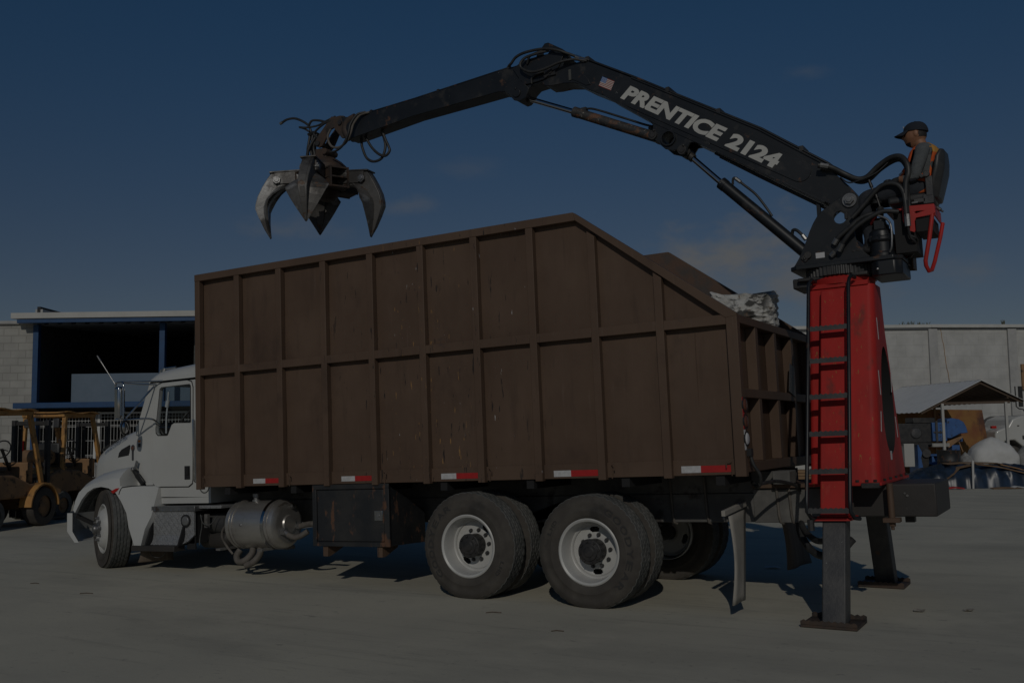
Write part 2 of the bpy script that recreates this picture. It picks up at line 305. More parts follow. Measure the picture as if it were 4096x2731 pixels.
def text_mesh(txt, size, shear=0, bold=0, extrude=.001, spacing=1.0):
    cu_ = bpy.data.curves.new('lettering', 'FONT'); cu_.body = txt; cu_.size = size; cu_.shear = shear; cu_.offset = bold; cu_.extrude = extrude; cu_.space_character = spacing; cu_.resolution_u = 4
    to = bpy.data.objects.new('lettering', cu_); col.objects.link(to); dg = bpy.context.evaluated_depsgraph_get(); dg.update()
    me = bpy.data.meshes.new_from_object(to.evaluated_get(dg), depsgraph=dg); bpy.data.objects.remove(to); bpy.data.curves.remove(cu_); return me
def place_text(txt, o, ex, ez, w_, h_, mat, parent, shear=0, bold=0, name='lettering', extrude=.001, spacing=1.0):
    """text fitted from point o along ex (width w_) with height h_ along ez"""
    me = text_mesh(txt, 1.0, shear, bold, extrude, spacing); me.materials.clear(); me.materials.append(M[mat])
    xs = [v.co.x for v in me.vertices]; ys = [v.co.y for v in me.vertices]; x0, y0, dx, dy = min(xs), min(ys), max(xs) - min(xs), max(ys) - min(ys)
    O, ex, ez = Vector(o), Vector(ex).normalized(), Vector(ez).normalized(); nz = ex.cross(ez)
    for v in me.vertices:
        v.co = O + ex * ((v.co.x - x0) / dx * w_) + ez * ((v.co.y - y0) / dy * h_) + nz * v.co.z
    ob = bpy.data.objects.new(name, me); col.objects.link(ob); ob.parent = parent; return ob
# ================================================================ SETTING: ground
M['ground'] = pmat('dusty_concrete_yard', (.56, .53, .43), (.47, .45, .375), .35, rough=.92, spec=.2, bump=.25, bscale=14, lohi=(.3, .72), layers=(
    dict(c=(.36, .345, .29), scale=.9, an=(.5, 1.2, 1), detail=9, lo=.46, hi=.70, amt=.5),
    dict(c=(.60, .565, .46), scale=.8, lo=.52, hi=.7, amt=.6),
    dict(c=(.28, .27, .23), scale=1.6, an=(.22, 3.2, 1), detail=12, rg=.78, lo=.53, hi=.68, amt=.38),
    dict(c=(.25, .24, .21), scale=1.3, an=(.5, 3.6, 1), detail=12, rg=.78, lo=.57, hi=.66, amt=.30),
    dict(c=(.20, .19, .18), scale=11, detail=6, rg=.7, lo=.60, hi=.72, amt=.45),
    dict(c=(.15, .145, .135), scale=4, an=(.6, 2.0, 1), detail=9, rg=.7, lo=.64, hi=.70, amt=.55), dict(c=(.10, .095, .085), scale=26, detail=3, lo=.70, hi=.74, amt=.7)))
g = MB(); n = 60
xs = [(-1 if i < 0 else 1) * (abs(i) / 20) ** 2.2 * 90 for i in range(-30, 31)]
vs = [(x, y + 10, .012 * math.sin(x * .7 + y * .3) * math.sin(y * .5) * min(1, max(0, (math.hypot(x + 2, y + 10) - 14) / 8)) if abs(x) < 80 and abs(y) < 80 else 0) for y in xs for x in xs]
g.add(vs, [(j * 61 + i, j * 61 + i + 1, (j + 1) * 61 + i + 1, (j + 1) * 61 + i) for j in range(60) for i in range(60)])
tag(g.build('ground', 'ground', smooth=180), kind='structure')

# ================================================================ GRAPPLE TRUCK (x: front is -x, y: away from the camera, z: up)
TAU = .0309
def world(x, y, z): c, s = math.cos(TAU), math.sin(TAU); return Vector((x * c - z * s, y, x * s + z * c))
def local(x, y, z): c, s = math.cos(TAU), math.sin(TAU); return Vector((x * c + z * s, y, -x * s + z * c))
T = thing('grapple_truck', 'white cab truck with brown ribbed dump body, red crane mast and black grapple boom', 'truck', (0, 0, 0), (0, -TAU, 0))
YC = 1.285
# ---- dump body
side = [(-5.034, 1.19), (1.50, 1.19), (1.50, 2.59), (.02, 3.70), (-5.034, 3.70)]
b = MB(); from mathutils import noise as mn_
nx_, nz_ = 330, 120; vs = []; fs = []; ix = {}
def ztop(x): return 3.70 if x < .02 else 3.70 + (x - .02) * (2.59 - 3.70) / (1.50 - .02)
for i in range(nx_ + 1):
    x = -5.034 + (1.50 + 5.034) * i / nx_
    for j in range(nz_ + 1):
        z = 1.19 + (ztop(x) - 1.19) * j / nz_
        d = .010 * mn_.noise(Vector((x * 1.1, z * .9, 2))) + .006 * mn_.noise(Vector((x * 3.2, z * 2.1, 7))) + .0025 * mn_.noise(Vector((x * 9, z * 5, 4)))
        vs.append((x, .050 + d, z))
n_ = nz_ + 1
fs = [(i * n_ + j, (i + 1) * n_ + j, (i + 1) * n_ + j + 1, i * n_ + j + 1) for i in range(nx_) for j in range(nz_)]
b.add(vs, fs); b.py([(x, z) for x, z in side], .075, .085); body = b.build('dump_body', 'brown', T, smooth=60)
b = MB(); b.py(side, 2.52, 2.534); b.build('far_side_wall', 'rustwall', body)
b = MB(); b.box(-5.03, -4.98, .05, 2.52, 1.19, 3.70); b.build('front_wall', 'brown', body)
b = MB(); b.box(-4.98, 1.45, .05, 2.52, 1.26, 1.30); b.build('body_floor', 'rustwall', body)
b = MB(); b.box(1.44, 1.455, .05, 2.52, 1.19, 2.56); b.build('tailgate', 'brown', body)
b = MB(); b.box(-5.0, 1.50, .024, .0455, 1.19, 1.325); b.build('skirt_plate', 'brown', body, bevel=.003)
def slope(x): return 3.718 + (x - .024) * (2.59 - 3.718) / (1.558 - .024)
for yy0, yy1 in ((-.024, .046), (2.534, 2.60)):
    far = yy0 > 1
    b = MB(); b.py([(-5.034, 3.636), (.045, 3.636), (.024, 3.718), (-5.034, 3.718)], yy0 - .003, yy1); b.build('top_rail', 'brown', body, bevel=.004)
    b = MB(); b.py([(.0245, 3.718), (.0455, 3.636), (1.459, slope(1.459) - .105), (1.558, slope(1.558) - .02), (1.558, 2.592)], yy0 - .003, yy1); b.build('sloped_rail', 'brown', body, bevel=.004)
    ribs = [-5.034, -4.399, -3.755, -3.109, -2.46, -1.803, -1.148, -.503, .158, .803, 1.459]
    for i, x in enumerate(ribs):
        x1 = x + (.1 if i == 10 else .078); top = 3.636
        if i == 10: top = 2.588
        b = MB()
        if x > .05 and i < 10: b.py([(x, 1.17), (x1, 1.17), (x1, slope(x1) - .104), (x, slope(x) - .104)], yy0, yy1)
        else: b.py([(x, 1.172 if i else 1.165), (x1, 1.172 if i else 1.165), (x1, top), (x, top)], yy0, yy1)
        b.build('rib', 'brown', body, bevel=.005)
    for i in range(10):
        x0 = ribs[i] + .078; x1 = ribs[i + 1]
        b = MB(); b.box(x0, x1, yy0 + .002, yy1, 2.50, 2.588); b.build('mid_rail', 'brown', body, bevel=.004)
# rear face frames
for z0, z1 in ((2.513, 2.586), (1.857, 1.936), (1.208, 1.295)):
    b = MB(); b.box(1.455, 1.556, .037, 2.535, z0, z1); b.build('rear_rail', 'brown', body, bevel=.004)
for y0, y1 in ((.545, .63), (1.192, 1.272), (1.84, 1.925)):
    for z0, z1 in ((1.296, 1.856), (1.937, 2.512)):
        b = MB(); b.box(1.456, 1.552, y0, y1, z0, z1); b.build('rear_rib', 'brown', body, bevel=.004)
b = MB(); b.box(1.456, 1.554, .037, .075, 1.296, 2.512); b.build('rear_rib', 'brown', body)
# weld bead on the seam
b = MB()
for k in range(70): b.ball((1.145 + random.uniform(-.002, .002), .050, 1.34 + k * .0165), .004, .003, .006, 6, 4)
b.build('weld_seam', 'brown', body)
# reflective tape, lamps, hooks
for x0, xm, x1, z0, z1 in ((-4.173, -3.99, -3.743, 1.218, 1.272), (-2.897, -2.714, -2.449, 1.217, 1.271), (-1.610, -1.429, -1.150, 1.214, 1.270), (-.324, -.142, .141, 1.209, 1.267), (.956, 1.137, 1.415, 1.214, 1.274)):
    b = MB(); b.box(x0, xm, .021, .0238, z0, z1); rt = b.build('reflective_tape', 'reflwhite', body)
    b = MB(); b.box(xm, x1, .0211, .0238, z0, z1); b.build('red_section', 'reflred', rt)
for x in (-4.955, -3.625, -2.315, -1.03, .285, 1.42):
    b = MB(); b.tube([(x, .012, 1.18), (x, .012, 1.29), (x + .006, -.004, 1.302), (x + .03 if x < 1.3 else x - .03, -.02, 1.302), (x + .036 if x < 1.3 else x - .036, -.02, 1.295), (x + .036 if x < 1.3 else x - .036, -.02, 1.255)], .0055, 6); b.build('tie_hook', 'brown', body)
b = MB(); b.box(1.5585, 1.562, -.022, .024, 1.40, 1.575); b.build('reflective_tape', 'reflwhite', body)
b = MB(); b.box(1.5585, 1.562, -.022, .024, 1.58, 1.855); b.build('reflective_tape', 'reflred', body)
for zc, mt, rm in ((1.79, 'redlensdirty', 'plastic'), (1.645, 'redlensdirty', 'plastic'), (1.495, 'stickwhite', 'plastic')):
    b = MB(); b.lathe([(.001, .02), (.04, .02), (.052, .012), (.058, .0)], (1.557, .035, zc), 'x', 24)
    lp = b.build('rear_lamp', mt, body, smooth=40); b = MB(); b.lathe([(.057, .012), (.068, .012), (.068, 0), (.057, 0)], (1.557, .035, zc), 'x', 24); b.build('lamp_ring', rm, lp)
b = MB(); b.box(1.557, 1.60, .02, .08, 1.345, 1.41); b.build('lamp_bracket', 'plastic', body)
b = MB(); b.tube([(1.58, .05, 1.36), (1.60, .06, 1.27), (1.64, .1, 1.18), (1.62, .16, 1.10), (1.55, .3, 1.07), (1.45, .5, 1.10)], .016, 8, 5); b.build('lamp_cable', 'rubber', body, smooth=60)
b = MB(); b.tube([(1.62, .14, 1.10), (1.70, .4, 1.11), (1.78, .7, 1.06), (1.80, .8, 1.0)], .016, 8, 5); b.build('lamp_cable', 'rubber', body, smooth=60)
b = MB(); b.px([(1.60, 1.95), (1.84, 1.90), (1.86, 2.20), (1.70, 2.24)], 1.56, 1.566); b.build('tailgate_plate', 'darksteel', body)

# ---- chassis
for y0, y1 in ((.845, .925), (1.675, 1.755)):
    b = MB(); b.box(-7.6, 1.35, y0, y1, .715, .985); b.box(1.35, 2.05, y0 - .006, y1 + .006, .71, 1.02); b.build('frame_rail', 'frame', T, bevel=.006)
    b = MB(); b.box(-4.98, 1.56, y0 + .01, y1 - .01, .99, 1.185); b.build('sub_rail', 'frame', T, bevel=.004)
b = MB()
for x in (-6.2, -5.0, -3.8, -2.2, -.6, 1.2): b.box(x - .05, x + .05, .925, 1.675, .75, .93)
b.build('cross_member', 'frame', T)
for x in (-4.6, -3.6, -2.6, -1.6, -.6, .4, 1.3):
    b = MB(); b.box(x - .04, x + .04, .05, 2.52, 1.10, 1.186); b.build('floor_beam', 'dark', T)
for x in (.545, .895, 1.585, 1.70):
    b = MB(); b.tube([(x - .015, .83, 1.15), (x, .83, .78), (x + .01, .835, .715), (x + .03, .86, .70)], .013, 8); b.build('u_bolt', 'grubhose', T, smooth=60)
b = MB(); b.box(1.36, 1.95, .8, 1.76, 1.03, 1.065); b.build('mount_plate', 'brown', T, bevel=.004)
b = MB(); b.box(1.58, 1.74, .7, .95, 1.066, 1.19); b.build('mount_block', 'frame', T, bevel=.01)
b = MB(); b.box(2.05, 2.955, .83, 1.77, .762, 1.048); bp = b.build('bumper_beam', 'bumperdark', T, bevel=.012)
b = MB()
b.cyl((2.70, .82, .965), (2.70, .829, .965), .009, n=8); b.cyl((2.72, .82, .945), (2.72, .829, .945), .012, n=8)
b.cyl((2.2, .815, .80), (2.2, .829, .80), .02, n=6); b.build('bolt', 'frame', bp)
# springs, axles
for xx in (-1.32, 0):
    c0 = local(xx, 0, .51)
    b = MB(); b.cyl((c0.x, .30, c0.z), (c0.x, 2.28, c0.z), .075, n=14); b.ball((c0.x, YC, c0.z), .21, .19, .21); ax = b.build('axle', 'greasy', T, smooth=40)
b = MB()
for yy in (.885, 1.715): b.py([(-1.5, .60), (-.66, .80), (.18, .60), (.18, .66), (-.66, .93), (-1.5, .66)], yy - .04, yy + .04)
b.build('spring_pack', 'greasy', T)
b = MB(); b.lathe([(.001, 0), (.07, .005), (.078, .03), (.078, .07), (.066, .09), (.066, .13), (.001, .14)], (.27, .66, .47), 'x', 20); b.tube([(.30, .66, .55), (.29, .62, .63), (.30, .60, .68)], .016, 6); b.build('brake_chamber', 'tread', T, smooth=40)
b = MB(); b.cyl((local(-6.83, 0, .5).x, .35, .68), (local(-6.83, 0, .5).x, 2.25, .68), .06, n=12); b.build('axle', 'greasy', T)

# ---- wheels
def make_wheel(kind, name='wheel', hole=(95, 275)):
    """near-side wheel, hub axis along y, outer face towards -y, origin on the axle at the rim flange plane"""
    Rt = .53 if kind != 'steer' else .50
    rim = MB(); rim.capl = False
    if kind == 'steer':   # convex steel disc wheel
        prof = [(.298, .0), (.305, -.012), (.298, -.016), (.288, .0), (.276, .03), (.262, .03), (.245, .0), (.22, -.035), (.17, -.06), (.12, -.062), (.10, -.055), (.001, -.055)]
    else:
        prof = [(.286, .26), (.29, .02), (.305, .004), (.306, -.008), (.300, -.012), (.288, -.004), (.281, .03), (.274, .11), (.262, .145), (.235, .156)]
    rim.lathe(prof, ax='y', n=60)
    if kind != 'steer':   # wheel disc with hand holes
        n = 90; rr = [.236, .222, .213, .182, .172, .155, .12, .08]; dh = [.156, .161, .163, .163, .163, .160, .155, .155]
        vs = []; fs = []
        for k in range(n):
            a = 2 * math.pi * k / n
            vs += [(r_ * math.cos(a), h_, r_ * math.sin(a)) for r_, h_ in zip(rr, dh)]
        for k in range(n):
            for i in range(7):
                deg = (k + .5) * 4; d_ = min(abs((deg - h + 180) % 360 - 180) for h in hole)
                if (i == 2 and d_ < 15) or (i in (1, 3) and d_ < 11): continue
                q = (k + 1) % n; fs.append((k * 8 + i, q * 8 + i, q * 8 + i + 1, k * 8 + i + 1))
        rim.add(vs, fs)
    wo = rim.build(name, 'rimwhite', None, smooth=35)
    sol = wo.modifiers.new('thickness', 'SOLIDIFY'); sol.thickness = .006; sol.offset = 1
    hub = MB()
    if kind == 'steer':
        hub.lathe([(.085, -.055), (.085, -.08), (.06, -.085), (.06, -.12), (.05, -.135), (.001, -.135)], ax='y', n=28)
        nb, rb, y0, y1 = 10, .142, -.062, -.10
    elif kind == 'drive':
        hub.lathe([(.112, .156), (.108, .05), (.118, .045), (.120, .02), (.112, .01), (.085, .006), (.080, -.004), (.05, -.006), (.045, -.014), (.001, -.016)], ax='y', n=36)
        for k in range(8):
            a = 2 * math.pi * k / 8 + .2; hub.cyl((.098 * math.cos(a), .02, .098 * math.sin(a)), (.098 * math.cos(a), -.006, .098 * math.sin(a)), .0115, n=6)
        nb, rb, y0, y1 = 10, .150, .162, .128
    else: hub.lathe([(.11, .156), (.10, .10), (.001, .10)], ax='y', n=20); nb = 0
    ho = hub.build('hub', 'greasy' if kind != 'steer' else 'steel', wo, bevel=.002, smooth=35)
    for k in range(nb):
        a = 2 * math.pi * k / nb + .1; p = Vector((rb * math.cos(a), 0, rb * math.sin(a)))
        b = MB(); b.lathe([(.021, y0), (.021, y0 - .012), (.014, y0 - .012), (.013, y1), (.001, y1)], (p.x, 0, p.z), 'y', 8); b.build('wheel_nut', 'steel' if kind == 'steer' else 'darksteel', wo)
    # tyre: sidewalls and tread as separate materials of one mesh
    t_ = MB(); W = .275; yo = -.028
    prof = [(.300, .012), (.312, yo + .016), (.340, yo + .002), (.375, yo - .004), (.385, yo - .0055), (.39, yo - .002), (.44, yo + .003), (.455, yo + .0005), (.475, yo + .006), (Rt - .045, yo + .012), (Rt - .022, yo + .022), (Rt - .006, yo + .036)]
    back = [(r_, W + 2 * yo - h) for r_, h in prof[::-1]]
    y0, y1 = yo + .040, W + yo - .040; gro = []; ngr = 4; wd = (y1 - y0) / (ngr + 1)
    for i in range(ngr + 1):
        a = y0 + wd * i; gro += [(Rt - .001, a + (.0 if i == 0 else .006)), (Rt, a + wd * .5), (Rt - .001, a + wd - (.0 if i == ngr else .006))]
        if i < ngr: gro += [(Rt - .013, a + wd - .003), (Rt - .013, a + wd + .003)]
    allp = prof + gro + back; m0, m1 = len(prof), len(prof) + len(gro); n = 168
    vs = []; fs = []; mi = []
    for k in range(n):
        a = 2 * math.pi * k / n
        for i, (r_, h) in enumerate(allp):
            rr = r_
            if m0 <= i < m1 and r_ > Rt - .01 and (k + (i * 2) // 5) % 4 == 0: rr -= .007
            if i in (m0 - 1, m1) and k % 4 in (0,): rr -= .012
            vs.append((rr * math.cos(a), h, rr * math.sin(a)))
    m = len(allp)
    for k in range(n):
        q = (k + 1) % n
        for i in range(m - 1): fs.append((k * m + i, q * m + i, q * m + i + 1, k * m + i + 1)); mi.append(1 if m0 - 1 <= i < m1 else 0)
    zmin = -.51 if kind != 'steer' else -.485
    vs2 = []
    for x, y, z in vs:   # the loaded tyre is flattened and bulges where it touches the ground
        if z < zmin: z = zmin
        if z < -.40 and math.hypot(x, z) < .52: y += (-.012 if y < W / 2 + yo else .012) * min(1, (-.40 - z) / .08)
        vs2.append((x, y, z))
    t_.add(vs2, fs); t_.mi = mi
    ty = t_.build('tyre', ['tyre', 'tread'], wo, smooth=40)
    return wo, ty
def letters_on_tyre(wo, txt, r_, a_mid, span, h, y, mat='letter'):
    n = len(txt); out = MB()
    for i, ch in enumerate(txt):
        a = a_mid + span * (.5 - (i + .5) / n); me = text_mesh(ch, 1.0, 0, .02, .0)
        xs = [v.co.x for v in me.vertices]; ys = [v.co.y for v in me.vertices]; x0, x1, y0, y1 = min(xs), max(xs), min(ys), max(ys)
        wd = r_ * span / n * .80; ra = Vector((math.cos(a), 0, math.sin(a))); ta = Vector((math.sin(a), 0, -math.cos(a)))
        vs = [tuple(ra * (r_ + ((v.co.y - y0) / (y1 - y0) - .5) * h) + ta * (((v.co.x - x0) / max(1e-6, x1 - x0) - .5) * wd) + Vector((0, y, 0))) for v in me.vertices]
        fs = [tuple(p.vertices) for p in me.polygons]; out.add(vs, fs); bpy.data.meshes.remove(me)
    o = out.build('tyre_lettering', mat, wo); sol = o.modifiers.new('thickness', 'SOLIDIFY'); sol.thickness = .003; sol.offset = 0; return o
def set_wheel(o, xw, y, rz=0, far=False, spin=0, zc=.51):
    p = local(xw, y, zc); o.parent = T; o.location = p
    m = Matrix.Rotation(TAU, 4, 'Y') @ Matrix.Rotation(rz + (math.pi if far else 0), 4, 'Z'); o.rotation_euler = m.to_euler()
drive, dty = make_wheel('drive'); inner, _ = make_wheel('inner', hole=(20, 200)); d2, _ = make_wheel('drive', hole=(55, 235)); letters_on_tyre(drive, 'GOODYEAR', .425, R(8), R(118), .062, -.0290); letters_on_tyre(drive, 'LHD', .425, R(150), R(22), .036, -.0290)
letters_on_tyre(d2, 'GOODYEAR', .425, R(172), R(112), .062, -.0290); letters_on_tyre(d2, 'LHD', .425, R(-28), R(22), .036, -.0290)
set_wheel(drive, 0, 0); set_wheel(d2, -1.32, 0)
inner2 = dup(inner); set_wheel(inner, 0, .335); set_wheel(inner2, -1.32, .335)
for xx in (0, -1.32):
    f1 = dup(inner); set_wheel(f1, xx, 2.57, far=True); f2 = dup(inner); set_wheel(f2, xx, 2.235, far=True)
steer, _ = make_wheel('steer'); s2 = dup(steer)
set_wheel(steer, -6.85, .13, rz=-R(26), zc=.485); set_wheel(s2, -6.85, 2.42, rz=-R(26), far=True, zc=.485)

# ---- mudflaps
def flap(tl_, tr_, br_, bl_, mat, name='mudflap', nx=5, nz=12, wav=.02):
    P = [Vector(p) for p in (tl_, tr_, br_, bl_)]; b = MB(); vs = []
    for j in range(nz + 1):
        s = j / nz
        for i in range(nx + 1):
            u = i / nx; p = (P[0] * (1 - u) + P[1] * u) * (1 - s) + (P[3] * (1 - u) + P[2] * u) * s
            p = p + Vector((wav * math.sin(u * 7) * s + .04 * math.sin(s * 3) * (1 - u), 0, 0)); vs.append(tuple(p))
    b.add(vs, [(j * (nx + 1) + i, j * (nx + 1) + i + 1, (j + 1) * (nx + 1) + i + 1, (j + 1) * (nx + 1) + i) for j in range(nz) for i in range(nx)])
    o = b.build(name, mat, T, smooth=180); m = o.modifiers.new('thickness', 'SOLIDIFY'); m.thickness = .012; return o
fl = flap((1.365, .04, .83), (1.325, .66, .85), (1.365, .34, .075), (1.340, .05, .065), 'flap', wav=.006)
b = MB(); b.beam((1.315, .02, .855), (1.30, .72, .895), .035, .05, side=(1, 0, 0)); b.build('flap_hanger', 'flap', fl, bevel=.004)
b = MB()
for u in (.1, .4, .65, .9): b.ball((1.295 - .01 * u, .05 + .57 * u, .81), .016, .01, .018, 8, 6)
b.build('bolt', 'steel', fl)
flap((1.26, 1.93, .86), (1.26, 2.58, .86), (1.34, 2.92, .10), (1.30, 2.08, .12), 'flapbrown')
flap((-6.20, .14, .50), (-6.05, .52, .50), (-6.02, .52, .28), (-6.24, .15, .285), 'flapbrown', wav=.01)

# ---- tool box
b = MB(); b.loft([[(-3.275, .02, .535), (-2.275, .02, .535), (-2.275, .02, 1.165), (-3.275, .02, 1.165)], [(-3.275, .68, .52), (-2.275, .68, .52), (-2.275, .68, .865), (-3.275, .68, .865)]]); tb = b.build('tool_box', 'blackrust', T, bevel=.006)
b = MB(); b.box(-3.225, -2.335, .006, .0185, .585, 1.125); td = b.build('box_door', 'blackrust', tb, bevel=.004)
b = MB(); b.box(-2.45, -2.345, -.004, .0055, .80, .905); b.build('latch_plate', 'chrome', td, bevel=.003); b = MB(); b.box(-2.43, -2.365, -.007, -.0045, .815, .885); b.cyl((-2.395, -.016, .85), (-2.395, -.007, .85), .016, n=12); b.build('latch', 'steel', td)
b = MB(); b.box(-3.29, -2.26, -.002, .0185, 1.135, 1.185); b.box(-3.29, -3.235, -.002, .0185, .53, 1.135); b.box(-2.325, -2.26, -.002, .0185, .53, 1.135); b.box(-3.235, -2.325, -.002, .0185, .53, .575); b.build('box_frame', 'blackrust', tb, bevel=.003)
for x in (-3.17, -2.44): b = MB(); b.px([(.02, .53), (.30, .53), (.30, .50), (.075, .42), (.02, .42)], x, x + .065); b.build('box_foot', 'brown', tb, bevel=.003)

# ---- oil tank
b = MB(); b.lathe([(.001, -4.745), (.10, -4.743), (.22, -4.732), (.265, -4.71), (.276, -4.68), (.276, -4.05), (.265, -4.0), (.22, -3.97), (.20, -3.965), (.11, -3.962), (.10, -3.945), (.001, -3.942)], (0, .37, .735), 'x', 64); tk = b.build('oil_tank', 'tank', T, smooth=30)
for x, wd in ((-4.655, .018), (-4.605, .014), (-4.125, .022), (-4.07, .014)):
    b = MB(); b.capl = False; b.lathe([(.2765, x - wd), (.286, x - wd), (.286, x + wd), (.2765, x + wd)], (0, .37, .735), 'x', 64); b.build('tank_band', 'chrome' if x in (-4.125,) else 'tank', tk, smooth=30)
b = MB(); b.lathe([(.05, 0), (.05, .02), (.035, .025), (.035, .05), (.045, .055), (.045, .09), (.03, .095), (.001, .095)], (-4.42, .33, 1.00), 'z', 20); b.build('filler_cap', 'steel', tk, smooth=30)
b = MB()
b.cyl((-3.96, .25, .66), (-3.90, .25, .66), .045, n=6); b.cyl((-3.92, .25, .66), (-3.84, .24, .62), .03); b.cyl((-3.95, .49, .70), (-3.90, .49, .70), .035, n=6); b.cyl((-3.96, .42, .93), (-3.93, .42, .93), .025, n=8)
b.ball((-4.45, .098, .745), .02, .012, .02); b.build('fitting', 'steel', tk, smooth=30)
b = MB(); b.tube([(-3.86, .24, .625), (-3.78, .24, .60), (-3.70, .26, .61), (-3.62, .3, .66)], .033, 10, 4); b.build('suction_hose', 'grubhose', tk, smooth=60); b = MB(); b.tube([(-3.90, .49, .70), (-3.80, .48, .72), (-3.70, .46, .73), (-3.6, .46, .73)], .033, 10, 4); b.build('suction_hose', 'grubhose', tk, smooth=60); b = MB()
b.tube([(-4.45, .30, .47), (-4.46, .28, .40), (-4.52, .24, .33), (-4.62, .24, .31), (-4.68, .26, .37), (-4.66, .3, .44)], .038, 10, 5);
b.build('suction_hose', 'grubhose', tk, smooth=60); b = MB(); b.tube([(-4.34, .30, .47), (-4.34, .28, .39), (-4.40, .24, .31), (-4.52, .25, .27)], .038, 10, 5)
b.build('suction_hose', 'grubhose', tk, smooth=60)
b = MB(); b.tube([(-4.78, .3, .78), (-4.84, .22, .70), (-4.83, .18, .60), (-4.78, .2, .5), (-4.70, .22, .40)], .014, 6, 5); b.build('cable', 'grubhose', tk, smooth=60)
b = MB(); b.box(-4.9, -4.1, .5, .62, .43, .47); b.box(-4.85, -4.78, .1, .6, .45, .475); b.box(-4.2, -4.13, .1, .6, .45, .475); b.build('tank_bracket', 'frame', tk)
# air tank and clutter behind the step
b = MB(); b.lathe([(.001, -5.48), (.08, -5.47), (.115, -5.43), (.115, -5.02), (.08, -4.98), (.001, -4.97)], (0, .52, .55), 'x', 24); at = b.build('air_tank', 'bumperdark', T, smooth=35)
b = MB(); b.lathe([(.001, -5.30), (.08, -5.29), (.125, -5.25), (.125, -5.0), (.08, -4.97), (.001, -4.96)], (0, .48, .74), 'x', 24); b.build('air_drier', 'darksteel', T, smooth=35)
b = MB(); b.box(-5.55, -4.95, .62, .84, .5, .98); b.build('bracket_panel', 'dark', T)
b = MB(); b.tube([(-5.20, .2, .86), (-5.16, .2, .76), (-5.08, .24, .74), (-5.02, .3, .84)], .006, 6, 5); b.tube([(-5.22, .2, .50), (-5.21, .2, .60), (-5.19, .21, .72), (-5.2, .22, .85)], .006, 6, 5); b.tube([(-6.1, .2, .44), (-6.0, .18, .36), (-5.88, .2, .35), (-5.8, .25, .44)], .005, 6, 5); b.build('cable', 'tread', T, smooth=60)
b = MB(); b.box(-5.20, -5.15, .26, .30, .70, .86); b.build('bracket_panel', 'frame', T)

# ---- step box
b = MB(); b.box(-5.965, -5.29, .19, .62, .52, .93); sb = b.build('step_box', 'dark', T)
b = MB(); b.loft([[(-5.965, .165, .90), (-5.27, .165, .90), (-5.27, .189, .90), (-5.965, .189, .90)], [(-5.965, .165, .62), (-5.27, .165, .62), (-5.27, .189, .62), (-5.965, .189, .62)], [(-5.965, .145, .545), (-5.36, .145, .545), (-5.36, .189, .545), (-5.965, .189, .545)], [(-5.965, .11, .505), (-5.45, .11, .505), (-5.45, .189, .505), (-5.965, .189, .505)]]); b.build('diamond_plate', 'diamond', sb)
b = MB(); b.box(-5.99, -5.245, .15, .66, .902, .965); b.build('top_step', 'steel', sb, bevel=.006)
b = MB(); b.box(-5.245, -4.88, .22, .66, .93, .965); b.build('top_step', 'diamond', sb, bevel=.004)
b = MB(); b.box(-6.20, -5.455, .02, .19, .435, .50); b.build('lower_step', 'bumperdark', sb, bevel=.006)
b = MB(); b.px([(.05, .50), (.19, .50), (.19, .85)], -6.0, -5.975); b.build('step_gusset', 'dark', sb); b = MB(); b.px([(.05, .50), (.19, .50), (.19, .85)], -5.44, -5.42); b.build('step_gusset', 'dark', sb)
b = MB(); b.box(-5.42, -5.28, .19, .21, .45, .90); b.build('step_gusset', 'dark', sb)
b = MB(); b.lathe([(.001, -.03), (.05, -.028), (.062, -.015), (.064, 0)], (-5.40, .165, .79), 'y', 24); ml = b.build('round_lamp', 'steel', sb, smooth=40)
b = MB(); b.lathe([(.06, -.02), (.076, -.02), (.076, .0), (.06, 0)], (-5.40, .165, .79), 'y', 24); b.build('lamp_ring', 'plastic', ml)
b = MB()
for x in (-5.93, -5.79, -5.65, -5.51, -5.37): b.ball((x, .15, .917), .009, .006, .009, 8, 6)
b.build('bolt', 'chrome', sb)
# ================================================================ CAB
YN, YF = .30, 2.27      # outer faces of the cab sides
win = [(-5.954, 2.437), (-5.470, 2.445), (-5.447, 2.425), (-5.447, 1.985), (-5.462, 1.975), (-5.735, 1.985), (-5.78, 1.965), (-5.845, 1.842), (-5.87, 1.835), (-6.02, 1.84), (-6.055, 1.87), (-6.06, 1.93), (-5.985, 2.415)]
shell = [(-5.13, 1.06), (-6.05, 1.075), (-6.13, 1.19), (-6.24, 1.21), (-6.42, 1.45), (-6.44, 1.97), (-6.40, 2.0), (-6.20, 2.47), (-6.17, 2.52), (-5.13, 2.53)]
cab = None
for y0, y1 in ((YN, YN + .04), (YF - .04, YF)):
    b = MB(); b.holed(shell, [win], y0, y1); o = b.build('cab' if cab is None else 'cab_side', 'white', cab or T, smooth=30)
    if cab is None: cab = o
